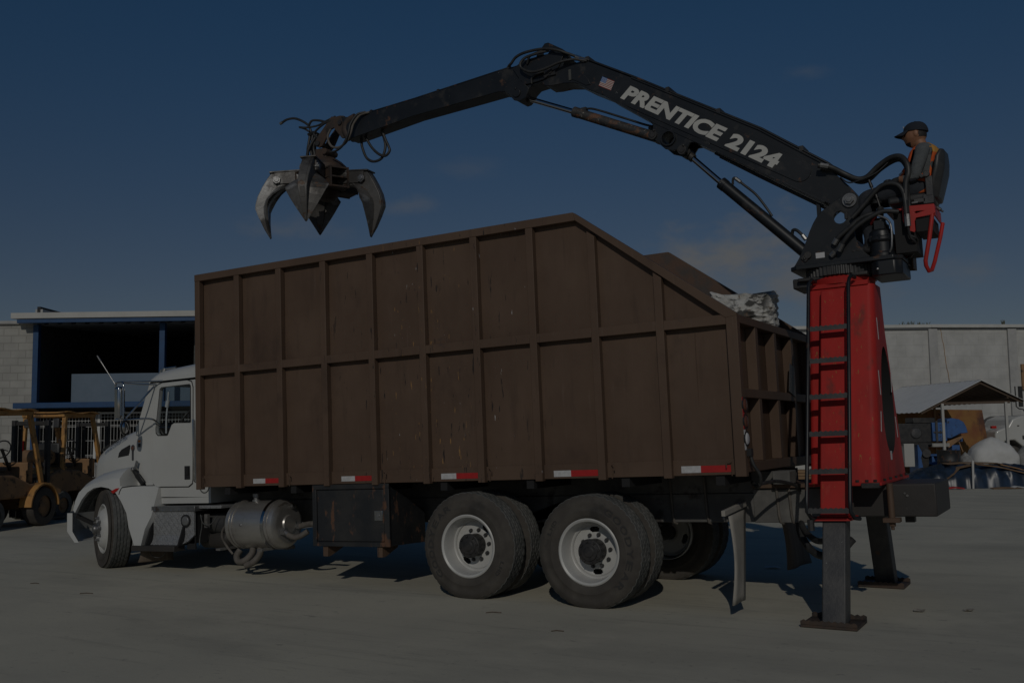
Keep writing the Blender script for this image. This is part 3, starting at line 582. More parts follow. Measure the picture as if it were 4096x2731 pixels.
# roof, lofted across the width
rings = []
for y, dz, dx in ((YN, 2.525, 0), (YN + .012, 2.575, .01), (YN + .06, 2.635, .03), (YN + .16, 2.675, .04), (YN + .4, 2.71, .0), (YC, 2.735, -.04), (YF - .4, 2.71, 0), (YF - .16, 2.675, .04), (YF - .06, 2.635, .03), (YF - .012, 2.575, .01), (YF, 2.525, 0)):
    t1 = dz - 2.5
    rings.append([(-5.13, y, 2.50), (-6.185, y, 2.50), (-6.20 + dx, y, 2.50 + t1 * .45), (-6.165 + dx, y, 2.50 + t1 * .8), (-6.08 + dx, y, dz), (-5.75, y, dz + .02), (-5.40, y, dz + .045), (-5.13, y, dz + .06)])
b = MB(); b.loft(rings); b.build('roof', 'white', cab, smooth=50)
b = MB(); b.box(-5.165, -5.13, YN + .04, YF - .04, 1.06, 2.52); b.build('back_wall', 'white', cab)
b = MB(); b.box(-6.35, -5.165, YN + .04, YF - .04, 1.07, 1.12); b.build('cab_floor', 'dark', cab)
b = MB(); b.hexa([(-6.44, YN + .04, 1.2), (-6.44, YF - .04, 1.2), (-6.44, YF - .04, 1.97), (-6.44, YN + .04, 1.97)], [(-6.40, YN + .04, 1.2), (-6.40, YF - .04, 1.2), (-6.40, YF - .04, 1.97), (-6.40, YN + .04, 1.97)]); b.build('firewall', 'white', cab)
b = MB(); b.add([(-6.41, YN + .05, 1.98), (-6.55, YC, 2.0), (-6.41, YF - .05, 1.98), (-6.20, YF - .05, 2.49), (-6.27, YC, 2.52), (-6.20, YN + .05, 2.49)], [(0, 1, 4, 5), (1, 2, 3, 4)]); b.build('windshield', 'glass', cab)
b = MB(); b.holed([(-5.17, 1.12), (-6.20, 1.12), (-6.38, 1.5), (-6.38, 1.95), (-6.16, 2.49), (-5.17, 2.49)], [win], YF - .06, YF - .045); b.box(-5.18, -5.166, YN + .05, YF - .05, 1.12, 2.49); b.build('cab_lining', 'plastic', cab)
b = MB(); b.box(-6.14, -5.18, YN + .05, YF - .05, 2.47, 2.495); b.build('roof_lining', 'plastic', cab)
b = MB(); b.hexa([(-6.40, .36, 1.86), (-6.40, 2.21, 1.86), (-6.0, 2.21, 1.84), (-6.0, .36, 1.84)], [(-6.40, .36, 1.97), (-6.40, 2.21, 1.97), (-6.08, 2.21, 1.94), (-6.08, .36, 1.94)]); b.build('dashboard', 'plastic', cab, bevel=.02)
b = MB(); b.tube([(-5.86 + .2 * 0, .72 + .2 * math.cos(a), 1.98 + .2 * math.sin(a) * .8) if 0 else (-5.88 + .09 * math.sin(a), .74 + .2 * math.cos(a), 2.0 + .18 * math.sin(a)) for a in [2 * math.pi * k / 20 for k in range(21)]], .016, 8); b.cyl((-5.88, .74, 2.0), (-6.05, .74, 1.88), .025); b.tube([(-5.88, .55, 2.0), (-5.88, .93, 2.0)], .014); b.build('steering_wheel', 'plastic', cab, smooth=60)
b = MB(); b.box(-5.55, -5.2, .45, .95, 1.25, 1.55); b.hexa([(-5.35, .47, 1.5), (-5.35, .93, 1.5), (-5.22, .93, 1.5), (-5.22, .47, 1.5)], [(-5.28, .5, 2.12), (-5.28, .9, 2.12), (-5.2, .9, 2.12), (-5.2, .5, 2.12)]); b.build('cab_seat', 'seat', cab, bevel=.03)
b = MB(); b.tube([(-5.935, .34, 1.86), (-5.93, .34, 2.05), (-5.915, .345, 2.2), (-5.90, .35, 2.38)], .011, 6); b.cyl((-5.925, .345, 2.19), (-5.905, .345, 2.27), .026); b.build('grab_handle', 'stickwhite', cab, smooth=50)
# door
door = [(-6.135, 1.31), (-6.12, 1.24), (-6.06, 1.20), (-5.50, 1.195), (-5.435, 1.235), (-5.43, 1.30), (-5.415, 2.40), (-5.44, 2.475), (-5.51, 2.497), (-5.95, 2.492), (-6.03, 2.47), (-6.065, 2.40), (-6.12, 1.97)]
win2 = [(x * .985 - .0865, z * .985 + .033) for x, z in win]
b = MB(); b.holed(door, [win2], YN - .012, YN - .001); dr = b.build('door', 'white', cab, bevel=.004)
b = MB(); b.add([(x, YN + .015, z) for x, z in win], [tuple(range(len(win)))]); b.build('window', 'glass', dr)
seal = [(x * 1.012 + .0685 * 1, z * 1.012 - .026) for x, z in win]
b = MB(); b.holed([(x * 1.02 + .116, z * 1.02 - .044) for x, z in win], [win2], YN - .015, YN - .0125); b.build('window_seal', 'plastic', dr)
b = MB(); b.box(-5.556, -5.462, YN - .019, YN - .0121, 1.28, 1.445); hd = b.build('door_handle', 'plastic', dr, bevel=.006)
b = MB(); b.box(-5.535, -5.485, YN - .030, YN - .0195, 1.33, 1.43); b.build('handle_paddle', 'dark', hd, bevel=.004)
b = MB(); b.tube([(-5.385, YN - .03, 2.01), (-5.38, YN - .035, 1.95), (-5.375, YN - .035, 1.55), (-5.38, YN - .03, 1.27), (-5.385, YN, 1.25)], .014, 8); b.build('grab_rail', 'chrome', cab, smooth=50)
b = MB(); b.lathe([(.07, -.004), (.084, -.004), (.084, 0), (.07, 0)], (-5.235, YN, 1.19), 'y', 30); b.build('sill_badge', 'tread', cab)
b = MB(); b.box(-6.05, -5.13, YN + .002, YF - .002, .99, 1.06); b.build('cab_sill', 'white', cab)
# dark strip that stands in for the shadow gap round the door
b = MB(); b.holed([(x * 1.022 + .1275, z * 1.018 - .033) for x, z in door], [door], YN - .002, YN - .0004); b.build('door_shadow_strip', 'plastic', dr)
# visor lamp bracket and red beacon on the roof
b = MB(); b.tube([(-6.15, .42, 2.62), (-6.12, .43, 2.685), (-6.02, .44, 2.69), (-5.86, .44, 2.695)], .014, 8); b.cyl((-6.09, .43, 2.65), (-6.06, .43, 2.70), .02); b.build('roof_rail', 'chrome', cab, smooth=50)
b = MB(); b.lathe([(.06, 0), (.06, .03), (.055, .10), (.04, .13), (.001, .135)], (-5.28, .62, 2.735), 'z', 20); b.build('beacon', 'redlens', cab, smooth=40)
# mirror assembly
mir = part_empty('mirror', T); mir.parent = T
ym = -.06
b = MB(); b.tube([(-6.385, ym, 2.06), (-6.385, ym, 2.47), (-6.375, ym, 2.505), (-6.35, ym, 2.515), (-6.27, ym, 2.515), (-6.245, ym, 2.50), (-6.24, ym, 2.46), (-6.24, ym, 2.06), (-6.385, ym, 2.055)], .011, 8)
b.tube([(-6.27, ym, 2.515), (-6.10, .12, 2.515), (-5.94, .29, 2.52)], .009, 8); b.tube([(-6.27, ym, 2.505), (-6.16, .12, 2.485), (-6.05, .29, 2.48)], .009, 8); b.tube([(-6.22, ym + .02, 2.06), (-6.14, .11, 2.26), (-6.08, .28, 2.46)], .011, 8); b.tube([(-6.25, ym, 2.04), (-6.12, .1, 2.05), (-6.02, .2, 2.04), (-6.0, .295, 1.97)], .012, 8, 4)
b.build('mirror_bracket', 'chrome', mir, smooth=50)
b = MB(); b.box(-6.365, -6.265, ym - .045, ym + .05, 2.065, 2.46); mh = b.build('mirror_head', 'chrome', mir, bevel=.03, seg=3)
b = MB(); b.hexa([(-6.262, ym - .03, 2.10), (-6.262, ym + .04, 2.10), (-6.262, ym + .04, 2.43), (-6.262, ym - .03, 2.43)], [(-6.259, ym - .03, 2.10), (-6.259, ym + .04, 2.10), (-6.259, ym + .04, 2.43), (-6.259, ym - .03, 2.43)]); b.build('mirror_glass', 'mirror', mh)
b = MB(); b.ball((-6.225, ym, 1.945), .045, .060, .088, 20, 14); rm = b.build('round_mirror', 'chrome', mir, smooth=50)
b = MB(); b.capl = False; b.lathe([(.058, .0), (.058, .014), (.066, .014), (.066, 0), (.058, 0)], (-6.21, ym, 0), 'x', 28); b.v = [(x, y, 1.945 + z * 1.42) for x, y, z in b.v]; b.build('mirror_rim', 'plastic', rm)
b = MB(); b.cyl((-6.385, ym, 2.49), (-6.60, ym - .05, 2.80), .005, n=6); b.cyl((-6.60, ym - .05, 2.80), (-6.65, ym - .06, 2.87), .013, .009, n=8); b.build('antenna', 'steel', mir, smooth=50)

# ================================================================ HOOD, FENDERS, BUMPER
rings = []
for x, ys, zt, zb in ((-6.45, .43, 2.0, 1.25), (-6.70, .45, 1.955, 1.25), (-7.0, .49, 1.885, 1.25), (-7.30, .53, 1.78, 1.22), (-7.50, .57, 1.675, 1.18), (-7.62, .62, 1.57, 1.1), (-7.69, .69, 1.44, 1.0), (-7.71, .74, 1.3, .95)):
    hw = YC - ys; half = []
    for yy, zz in ((1.0, 0), (1.0, .55), (.985, .78), (.95, .90), (.88, .965), (.7, 1.0), (.35, 1.022)): half.append((yy, zb + (zt - zb) * zz))
    rings.append([(x, YC - hw * u, z) for u, z in half] + [(x - .02, YC, half[-1][1] + .008)] + [(x, YC + hw * u, z) for u, z in half[::-1]])
b = MB(); b.loft(rings); hood = b.build('hood', 'white', T, smooth=45)
b = MB(); b.tube([(-6.455, .398, 1.30), (-6.455, .402, 1.62), (-6.455, .415, 1.80), (-6.455, .45, 1.91), (-6.455, .52, 1.965)], .014, 8); b.build('hood_seal', 'plastic', hood, smooth=60)
b = MB(); b.box(-7.735, -7.705, .80, 1.77, .95, 1.28); b.build('grille', 'chrome', hood, bevel=.004)
# raised seam at the cowl, vent, badge, lettering
b = MB(); b.loft([[(-6.475, YC - s_ * (YC - .415), z) for s_, z in ((1.0, 1.25), (1.0, 1.66), (.985, 1.84), (.95, 1.925), (.88, 1.98), (.7, 2.012), (0, 2.03))], [(-6.435, YC - s_ * (YC - .412), z) for s_, z in ((1.0, 1.25), (1.0, 1.67), (.985, 1.845), (.95, 1.93), (.88, 1.985), (.7, 2.017), (0, 2.035))]], cap=False, closed=False)
sm = b.build('hood_seal', 'plastic', hood); sm.modifiers.new('t', 'SOLIDIFY').thickness = .010
def hy(x): return .43 + max(0, -x - 6.45) * .12     # near side plane of the hood
b = MB(); pv = [(-7.01, 1.585), (-6.985, 1.65), (-6.93, 1.69), (-6.75, 1.745), (-6.735, 1.735), (-6.745, 1.62), (-6.76, 1.607)]
b.loft([[(x, hy(x) - .006, z) for x, z in pv], [(x, hy(x) + .02, z) for x, z in pv]]); vt = b.build('side_vent', 'plastic', hood)
b = MB(); b.loft([[(x * .98 - .137, hy(x) - .009, z * .96 + .066) for x, z in pv], [(x * .98 - .137, hy(x) - .0065, z * .96 + .066) for x, z in pv]]); b.build('vent_mesh', 'dark', vt)
b = MB(); bd = [(-6.72, 1.70), (-6.705, 1.735), (-6.675, 1.745), (-6.645, 1.73), (-6.635, 1.69), (-6.652, 1.66), (-6.652, 1.55), (-6.665, 1.535), (-6.69, 1.537), (-6.70, 1.555), (-6.70, 1.66)]
b.loft([[(x, hy(x) - .010, z) for x, z in bd], [(x, hy(x) + .01, z) for x, z in bd]]); bg_ = b.build('hood_badge', 'darksteel', hood, bevel=.003)
b = MB(); b.lathe([(.001, -.006), (.022, -.005), (.026, 0)], (-6.677, hy(-6.677) - .0101, 1.70), 'y', 20); b.build('badge_disc', 'redlensdirty', bg_, smooth=40)
place_text('www.cinter.mx', (-7.30, .475, 1.665), (.465, -.02, .172), (-.09, .05, .24), .53, .075, 'letter', hood, shear=.35, bold=.012, name='hood_lettering')
# fender: slices across the width, upper edge rounded towards the outside
def up(y):   # outer contour at a given y
    k = 1 - min(1, (y - .06) / .22); sh = .14 * k ** 2.2; fr_ = .05 * k ** 2
    return [(-7.385 + fr_, .935), (-7.345 + fr_, 1.05), (-7.275 + fr_, 1.2 - sh * .3), (-7.17 + fr_ * .6, 1.31 - sh * .7), (-6.97, 1.395 - sh), (-6.72, 1.44 - sh), (-6.50, 1.46 - sh), (-6.455, 1.458 - sh), (-6.445, 1.225), (-6.05, 1.212), (-5.99, 1.19), (-5.975, .995), (-5.945, .852), (-6.0, .70), (-6.085, .468)]
arch = [(-6.187, .482), (-6.29, .716), (-6.345, .892), (-6.43, 1.04), (-6.53, 1.145), (-6.66, 1.205), (-6.80, 1.225), (-6.94, 1.21), (-7.06, 1.16), (-7.17, 1.07), (-7.255, .96), (-7.30, .90)]
rings = []
def yfit(x, y, z):   # behind the hood seam the skirt sweeps in to meet the cab side
    k = min(1, max(0, (x + 6.42) / .30)); h_ = min(1, max(0, (z - .75) / .40)); return max(y, .06 + .205 * k * k * (3 - 2 * k) * h_)
for y in (.06, .068, .085, .12, .17, .24, .34, .50): rings.append([(x, yfit(x, y, z), z) for x, z in up(y)] + [(x, yfit(x, y, z), z) for x, z in arch])
b = MB(); b.loft(rings); fen = b.build('fender', 'white', T, smooth=40)
b = MB(); b.loft([[(x, 2 * YC - y, z) for x, y, z in r_] for r_ in rings]); b.build('fender', 'white', T, smooth=40)
b = MB(); b.py([(x, z) for x, z in arch] + [(x * 1.0, z + .004) for x, z in arch[::-1]], .10, .62); b.build('fender_liner', 'plastic', fen)
b = MB(); b.box(-7.25, -6.1, .62, .64, .62, 1.25); b.build('wheel_well', 'dark', fen)
b = MB(); b.loft([[(-6.615, .052, 1.165), (-6.57, .052, 1.135), (-6.50, .052, 1.165), (-6.455, .052, 1.205), (-6.52, .052, 1.20)], [(-6.615, .11, 1.165), (-6.57, .11, 1.135), (-6.50, .11, 1.165), (-6.455, .11, 1.205), (-6.52, .11, 1.20)]]); b.build('side_marker', 'redlens', fen, bevel=.004)
b = MB(); b.tube([(-6.465, .058, 1.125), (-6.45, .058, 1.16), (-6.43, .06, 1.19), (-6.41, .063, 1.212), (-6.30, .12, 1.224), (-6.2, .2, 1.222), (-6.08, .262, 1.218)], .006, 6); b.build('fender_seam', 'plastic', fen)
b = MB(); b.box(-7.42, -7.33, .20, .45, .98, 1.15); b.build('headlight', 'glass', fen, bevel=.02)
# cowl panel between hood and door with the rubber hood latch
b = MB(); b.loft([[(-6.445, YN + .03, 1.2), (-6.40, YN + .03, 1.2), (-6.40, YN + .03, 1.97), (-6.445, YN + .03, 1.97)], [(-6.45, .46, 1.2), (-6.40, .46, 1.2), (-6.40, .46, 2.0), (-6.45, .46, 2.0)]]); b.build('cowl', 'white', cab)
b = MB(); b.beam((-6.46, YN - .03, 1.44), (-6.37, YN - .045, 1.35), .035, .05); b.beam((-6.37, YN - .045, 1.36), (-6.27, YN - .03, 1.245), .03, .075); lt = b.build('hood_latch', 'plastic', cab, bevel=.008)
b = MB(); b.ball((-6.44, YN - .055, 1.43), .03, .02, .025); b.beam((-6.40, YN - .05, 1.43), (-6.36, YN - .05, 1.53), .012, .035); b.build('latch_hook', 'steel', lt, smooth=40)
b = MB(); b.box(-6.40, -6.345, YN - .004, YN - .0005, 1.70, 1.80); sl = b.build('warning_sticker', 'stickwhite', cab)
b = MB(); b.box(-6.396, -6.349, YN - .006, YN - .0041, 1.765, 1.795); b.build('sticker_band', 'amber', sl)
b = MB(); b.box(-6.396, -6.349, YN - .006, YN - .0041, 1.705, 1.755); b.build('sticker_text_block', 'plastic', sl)
# bumper with wrapped ends
b = MB(); plan = [(-7.44, .095), (-7.485, .085), (-7.53, .12), (-7.62, .24), (-7.74, .55), (-7.80, YC)]; plan = plan + [(x, 2 * YC - y) for x, y in plan[-2::-1]]
def off(p, d): return (p[0] + d, p[1] + (.015 if p[1] < YC else -.015) * (1 if abs(p[1] - YC) > .1 else 0))
rings = [[(x, y, .895), (x, y, .66), (x + .13, y + (.012 if y < YC else -.012), .52), (x + .155, y + (.012 if y < YC else -.012), .52), off((x, y), .025)[:2] + (.66,), off((x, y), .025)[:2] + (.895,)] for x, y in plan]
b.loft(rings); bu = b.build('bumper', 'white', T, smooth=40)
b = MB(); b.beam((-7.40, .16, .86), (-7.02, .45, .60), .03, .05); b.build('bumper_brace', 'dark', bu)
# ================================================================ MAST
M['oldweld'] = pmat('dull_red_weld', (.25, .03, .025), (.14, .05, .035), 20, rough=.8)
XL, XR = 1.955, 2.545
rings = []
for z, y0, y1 in ((1.07, .555, 2.045), (1.75, .735, 1.75), (2.45, .915, 1.48), (2.87, 1.02, 1.40)):
    r_ = .07 if z < 2.6 else .06; rd = []
    for cx_, cy_, a0 in ((XR - r_, y0 + r_, -90), (XR - r_ * .6, y1 - r_ * .6, 0), (XL + r_ * .6, y1 - r_ * .6, 90), (XL + r_ * .6, y0 + r_ * .6, 180)):
        rr = r_ if a0 == -90 else r_ * .6
        for k in range(6): a = R(a0 + 18 * k); rd.append((cx_ + rr * math.cos(a), cy_ + rr * math.sin(a), z))
    rings.append(rd)
b = MB(); b.loft(rings); mast = b.build('mast', 'red', T, smooth=30)
b = MB(); b.box(XL - .03, XR + .02, .53, 2.07, 1.05, 1.078); b.build('base_flange', 'red', mast, bevel=.004)
for x in (2.36, 2.44, 2.51):
    b = MB(); b.cyl((x, .555, 1.079), (x, .555, 1.10), .016, n=6); b.build('bolt', 'greasy', mast)
for y in (.75, 1.05, 1.35, 1.65, 1.95):
    b = MB(); b.cyl((2.555, y, 1.079), (2.555, y, 1.10), .016, n=6); b.build('bolt', 'greasy', mast)
b = MB()
for k in range(64): b.ball((2.312 + random.uniform(-.002, .002), .40 + .325 * k * .0285, 1.10 + k * .0285), .005, .006, .010, 6, 4)
b.build('weld_seam', 'oldweld', mast)
# opening in the rear face: oval dark recess built as a real pocket
cy0, cz0 = 1.30, 1.93; n = 32
def oy(z): return 1.295 - (z - 1.93) * .05
ov = [(1.30 + (.30 - .06 * math.sin(a)) * math.cos(a), 1.88 + .50 * math.sin(a)) for a in (2 * math.pi * k / n for k in range(n))]
cut = MB(); cut.px(ov, 2.06, 2.70); co = cut.build('opening_cut', 'dark', None)
bo = mast.modifiers.new('opening', 'BOOLEAN'); bo.object = co; bo.operation = 'DIFFERENCE'; bo.solver = 'EXACT'; bo.material_mode = 'TRANSFER'
dg = bpy.context.evaluated_depsgraph_get(); me = bpy.data.meshes.new_from_object(mast.evaluated_get(dg), depsgraph=dg); mast.modifiers.clear(); mast.data = me; bpy.data.objects.remove(co)
me.shade_smooth(); me.set_sharp_from_angle(angle=R(30)); mast.data.name = 'mast'
b = MB(); b.px([(1.30 + (y - 1.30) * .97, 1.88 + (z - 1.88) * .97) for y, z in ov], 2.065, 2.075); b.build('opening_floor', 'dark', mast)
for y, z, dy, dz in ((1.05, 2.45, .012, .10), (.93, 1.95, .012, .11), (.86, 1.60, -.03, .09), (1.67, 1.55, .03, .10), (1.58, 2.0, -.03, .12)):
    b = MB(); b.px([(y - .012 + dy, z - dz), (y + .012 + dy, z - dz), (y + .012 - dy, z + dz), (y - .012 - dy, z + dz)], XR + .0005, XR + .003); b.build('reflective_strip', 'reflwhite', mast)
b = MB(); b.px([(1.22, 1.25), (1.29, 1.25), (1.29, 1.33), (1.22, 1.33)], XR + .0005, XR + .003); b.build('data_plate', 'stickwhite', mast)
# ---- outriggers: inclined sleeve and leg on each side
def leg(sgn, name='outrigger'):
    Y = lambda y: y if sgn < 0 else 2 * 1.31 - y
    def tubebox(z0, z1, x0, x1, ya, yb, d):   # ya at z0, yb at z1: near face; d = depth
        return [[(x0, Y(ya), z0), (x1, Y(ya), z0), (x1, Y(ya + d), z0), (x0, Y(ya + d), z0)], [(x0, Y(yb), z1), (x1, Y(yb), z1), (x1, Y(yb + d), z1), (x0, Y(yb + d), z1)]]
    b = MB(); b.loft(tubebox(.80, 2.84, 2.085, 2.31, .265, .93, .24)); sl_ = b.build('outrigger_sleeve', 'red', T, bevel=.012)
    b = MB(); b.loft(tubebox(.775, .80, 2.04, 2.35, .235, .243, .30)); b.build('sleeve_collar', 'red', sl_)
    fz = -.075
    b = MB(); b.loft(tubebox(fz + .03, .80, 2.10, 2.295, -.01, .285, .20)); lg = b.build('outrigger_leg', 'darksteel', T, bevel=.012)
    fx = local(2.15, 0, 0)
    zl = lambda x: local(x, 0, .006).z
    b = MB(); b.loft([[(1.95, Y(-.10), zl(1.95)), (2.40, Y(-.10), zl(2.40)), (2.40, Y(.32), zl(2.4)), (1.95, Y(.32), zl(1.95))], [(1.95, Y(-.10), zl(1.95) + .022), (2.40, Y(-.10), zl(2.40) + .022), (2.40, Y(.32), zl(2.4) + .022), (1.95, Y(.32), zl(1.95) + .022)]])
    for ye in (-.10, .305):   # serrated edge strips
        k = 18; tz = []
        for i in range(k + 1): x = 1.95 + .45 * i / k; tz.append((x, zl(x) + .022 + (.038 if i % 2 else .026)))
        b.py([(1.95, zl(1.95) + .02), (2.40, zl(2.40) + .02)] + tz[::-1], min(Y(ye), Y(ye + .014)), max(Y(ye), Y(ye + .014)))
    b.build('outrigger_foot', 'ruststeel', lg)
leg(-1); leg(1)
b = MB(); b.cyl((2.60, .70, .76), (2.60, .70, 1.06), .028, n=12); b.build('tie_rod', 'brown', T, smooth=40)
b = MB(); b.box(2.53, 2.67, .64, .76, .725, .765); b.cyl((2.60, .70, .69), (2.60, .70, .725), .03, n=6); b.cyl((2.60, .70, .66), (2.60, .70, .69), .016, n=8); b.build('tie_clamp', 'brown', T, bevel=.004)
b = MB(); b.box(2.66, 2.74, 1.0, 1.1, .70, .762); b.box(2.40, 2.55, .50, .62, 1.03, 1.075); b.build('clamp_block', 'greasy', T, bevel=.004)
b = MB(); b.tube([(1.75, 1.0, .80), (1.80, .8, .68), (1.95, .6, .58), (2.1, .45, .60), (2.2, .42, .72)], .028, 8, 6); b.tube([(1.72, 1.0, .78), (1.80, .75, .60), (1.95, .6, .46), (2.15, .5, .46), (2.3, .5, .6)], .034, 8, 6); b.build('hydraulic_hose', 'rubber', T, smooth=60)
b = MB(); b.cyl((2.03, .16, .70), (2.03, .16, .79), .03, n=8); b.build('hose_fitting', 'greasy', T)
# ---- ladder
lad = part_empty('ladder', T)
for x in (2.008, 2.365):
    xin = .06 if x < 2.1 else -.02
    b = MB(); b.tube([(x + .05, .27, .79), (x + .02, .20, .80), (x, .15, .86), (x, .165, .95), (x, .80, 2.86), (x + .005, .835, 2.91), (x + .015, .88, 2.94), (x + .03, .97, 2.93)], .017, 10, 0); b.build('ladder_rail', 'black', lad, smooth=50)
for z in (2.463, 2.165, 1.84, 1.515, 1.195, .87):
    yy = .165 + (z - .95) * (.80 - .165) / (2.86 - .95); b = MB(); k = 16; top = [(2.02 + .335 * i / k, z + (.022 if i % 2 else .012)) for i in range(k + 1)]
    b.py([(2.02, z - .026), (2.355, z - .026)] + top[::-1], yy - .005, yy + .006); b.box(2.02, 2.355, yy + .006, yy + .045, z + .002, z + .010); b.build('rung', 'darksteel', lad)
# ================================================================ TURNTABLE
XT = 2.215
b = MB(); b.lathe([(.30, 2.90), (.31, 2.95), (.27, 2.985), (.001, 2.985)], (XT, YC, 0), 'z', 40); b.box(1.97, 2.50, 1.0, 1.57, 2.865, 2.905); b.build('pedestal_top', 'red', mast, smooth=30)
b = MB(); b.pz([(1.86, 1.02), (2.50, 1.02), (2.50, 1.55), (1.86, 1.55)], 2.955, 2.99); b.box(1.80, 1.98, 1.08, 1.5, 2.90, 2.995); b.build('slew_bearing_plate', 'greasy', T, bevel=.01)
b = MB(); n = 96; ga = []
for k in range(n * 2):
    a = math.pi * k / n; r_ = .322 if (k // 2) % 2 else .305; ga.append((XT + r_ * math.cos(a), YC + r_ * math.sin(a)))
b.pz(ga, 2.985, 3.066); gear = b.build('slew_gear', 'darksteel', T)
tt = MB(); tt.pz([(1.795, 1.06), (1.86, .985), (2.74, .985), (2.815, 1.06), (2.815, 1.55), (2.74, 1.60), (1.86, 1.60), (1.795, 1.54)], 3.068, 3.108); tab = tt.build('turntable', 'black', T, bevel=.006)
b = MB(); b.pz([(2.535, 1.03), (2.60, .97), (2.75, .97), (2.81, 1.03), (2.81, 1.5), (2.535, 1.5)], 2.925, 3.062); b.build('gear_housing', 'black', tab, bevel=.012)
b = MB(); b.ball((2.60, .968, 2.985), .013, .01, .013, 8, 6); b.build('bolt', 'steel', tab)
# side plates carrying the boom
plate = [(1.815, 3.108), (1.84, 3.14), (1.875, 3.193), (1.905, 3.25), (1.952, 3.345), (1.99, 3.435), (2.03, 3.512), (2.07, 3.57), (2.114, 3.613), (2.205, 3.672), (2.272, 3.71), (2.33, 3.748), (2.385, 3.758), (2.44, 3.74), (2.475, 3.69), (2.483, 3.62), (2.465, 3.56), (2.429, 3.50), (2.405, 3.40), (2.407, 3.33), (2.425, 3.26), (2.465, 3.19), (2.51, 3.145), (2.56, 3.115), (2.56, 3.108)]
hole = circ(2.283, 3.533, .060, 28); holef = circ(2.255, 3.555, .12, 28)
ym1, ym2 = 1.095, 1.475
for y in (ym1, ym2):
    b = MB(); b.holed(plate, [hole if y < YC else holef], y - .016, y + .016); b.build('boom_bracket', 'black', tab, bevel=.004)
    s_ = -1 if y < YC else 1; yo = y + s_ * .0165
    b = MB(); b.cyl((2.382, yo, 3.68), (2.382, yo + s_ * .018, 3.68), .068, n=28); b.cyl((2.382, yo + s_ * .018, 3.68), (2.382, yo + s_ * .045, 3.68), .046, n=6); b.cyl((2.382, yo + s_ * .045, 3.68), (2.382, yo + s_ * .055, 3.68), .026, n=16); b.build('pivot_nut', 'steel' if s_ < 0 else 'black', tab, bevel=.003)
    b = MB(); b.cyl((1.962, yo, 3.21), (1.962, yo + s_ * .022, 3.21), .034, n=20); b.beam((1.975, yo + s_ * .008, 3.225), (1.915, yo + s_ * .008, 3.165), .016, .06); b.ball((1.93, yo + s_ * .018, 3.18), .014, .012, .014, 8, 6); b.build('pin_keeper', 'greasy', tab, bevel=.003)
b = MB(); b.box(2.035, 2.118, ym1 - .019, ym1 - .0162, 3.17, 3.222); b.build('white_sticker', 'stickwhite', tab)
b = MB(); b.box(2.325, 2.355, ym1 - .028, ym1 - .0162, 3.505, 3.575); b.build('grease_block', 'greasy', tab, bevel=.004)
b = MB(); b.box(1.86, 2.5, 1.115, 1.455, 3.108, 3.135); b.box(2.12, 2.42, 1.115, 1.455, 3.135, 3.30); b.build('bracket_web', 'greasy', tab)
# swing motor
b = MB(); b.lathe([(.115, 3.108), (.115, 3.135), (.105, 3.15), (.105, 3.235), (.112, 3.245), (.125, 3.26), (.125, 3.285), (.112, 3.295), (.105, 3.34), (.09, 3.355), (.075, 3.37), (.075, 3.40), (.05, 3.42), (.05, 3.47), (.001, 3.47)], (2.635, 1.10, 0), 'z', 36)
for k in range(8): a = 2 * math.pi * k / 8; b.cyl((2.635 + .118 * math.cos(a), 1.10 + .118 * math.sin(a), 3.25), (2.635 + .118 * math.cos(a), 1.10 + .118 * math.sin(a), 3.305), .013, n=6)
b.box(2.59, 2.68, 1.02, 1.18, 3.36, 3.44); b.build('swing_motor', 'black', tab, smooth=30)
b = MB(); b.px([(1.46, 3.07), (1.66, 3.05), (1.66, 3.22), (1.60, 3.30), (1.46, 3.32)], 2.62, 2.63); b.py([(2.63, 3.05), (2.85, 3.03), (2.852, 3.16), (2.78, 3.27), (2.69, 3.32), (2.63, 3.32)], 1.64, 1.65); b.box(2.84, 2.85, 1.44, 1.65, 3.03, 3.16); b.build('guard_plate', 'brown', tab)
b = MB(); b.py([(2.70, 3.11), (2.86, 3.11), (2.80, 3.22), (2.74, 3.28), (2.70, 3.28)], 1.28, 1.30); b.build('red_bracket', 'redplain', tab)
# ================================================================ MAIN BOOM
boomp = [(-.845, 5.545), (-.78, 5.60), (-.64, 5.665), (-.552, 5.691), (-.34, 5.682), (-.259, 5.665), (.236, 5.371), (.708, 5.074), (1.557, 4.546), (2.169, 4.087), (2.229, 4.008), (2.379, 3.83), (2.44, 3.74), (2.45, 3.66), (2.41, 3.60), (2.36, 3.59), (2.277, 3.62), (2.143, 3.715), (.99, 4.49), (.466, 4.835), (-.03, 5.203), (-.275, 5.35), (-.36, 5.41), (-.425, 5.454), (-.569, 5.486), (-.70, 5.488), (-.79, 5.50)]
b = MB(); b.py(boomp, 1.155, 1.415); boom = b.build('boom', 'black', T, bevel=.006)
b = MB(); b.py([(.236, 5.378), (1.557, 4.553), (2.165, 4.095), (2.155, 4.083), (1.55, 4.54), (.23, 5.364)], 1.142, 1.428); b.py([(-.02, 5.21), (.466, 4.842), (.99, 4.497), (2.143, 3.722), (2.135, 3.705), (.985, 4.48), (.46, 4.823), (-.03, 5.19)], 1.142, 1.428); b.build('boom_flange', 'black', boom, bevel=.002)
cap = []
u = Vector((.858, -.514)); v = Vector((.514, .858))
for cx_, cz_, r_, a0 in ((.0, 5.325, .125, 90), (1.93, 4.055, .105, -90)):
    for k in range(13): a = R(a0 + 15 * k); d = u * math.cos(a) + v * math.sin(a); cap.append((cx_ + d.x * r_, cz_ + d.y * r_))
b = MB(); b.py(cap, 1.147, 1.156); b.build('stiffener_plate', 'black', boom, bevel=.003)
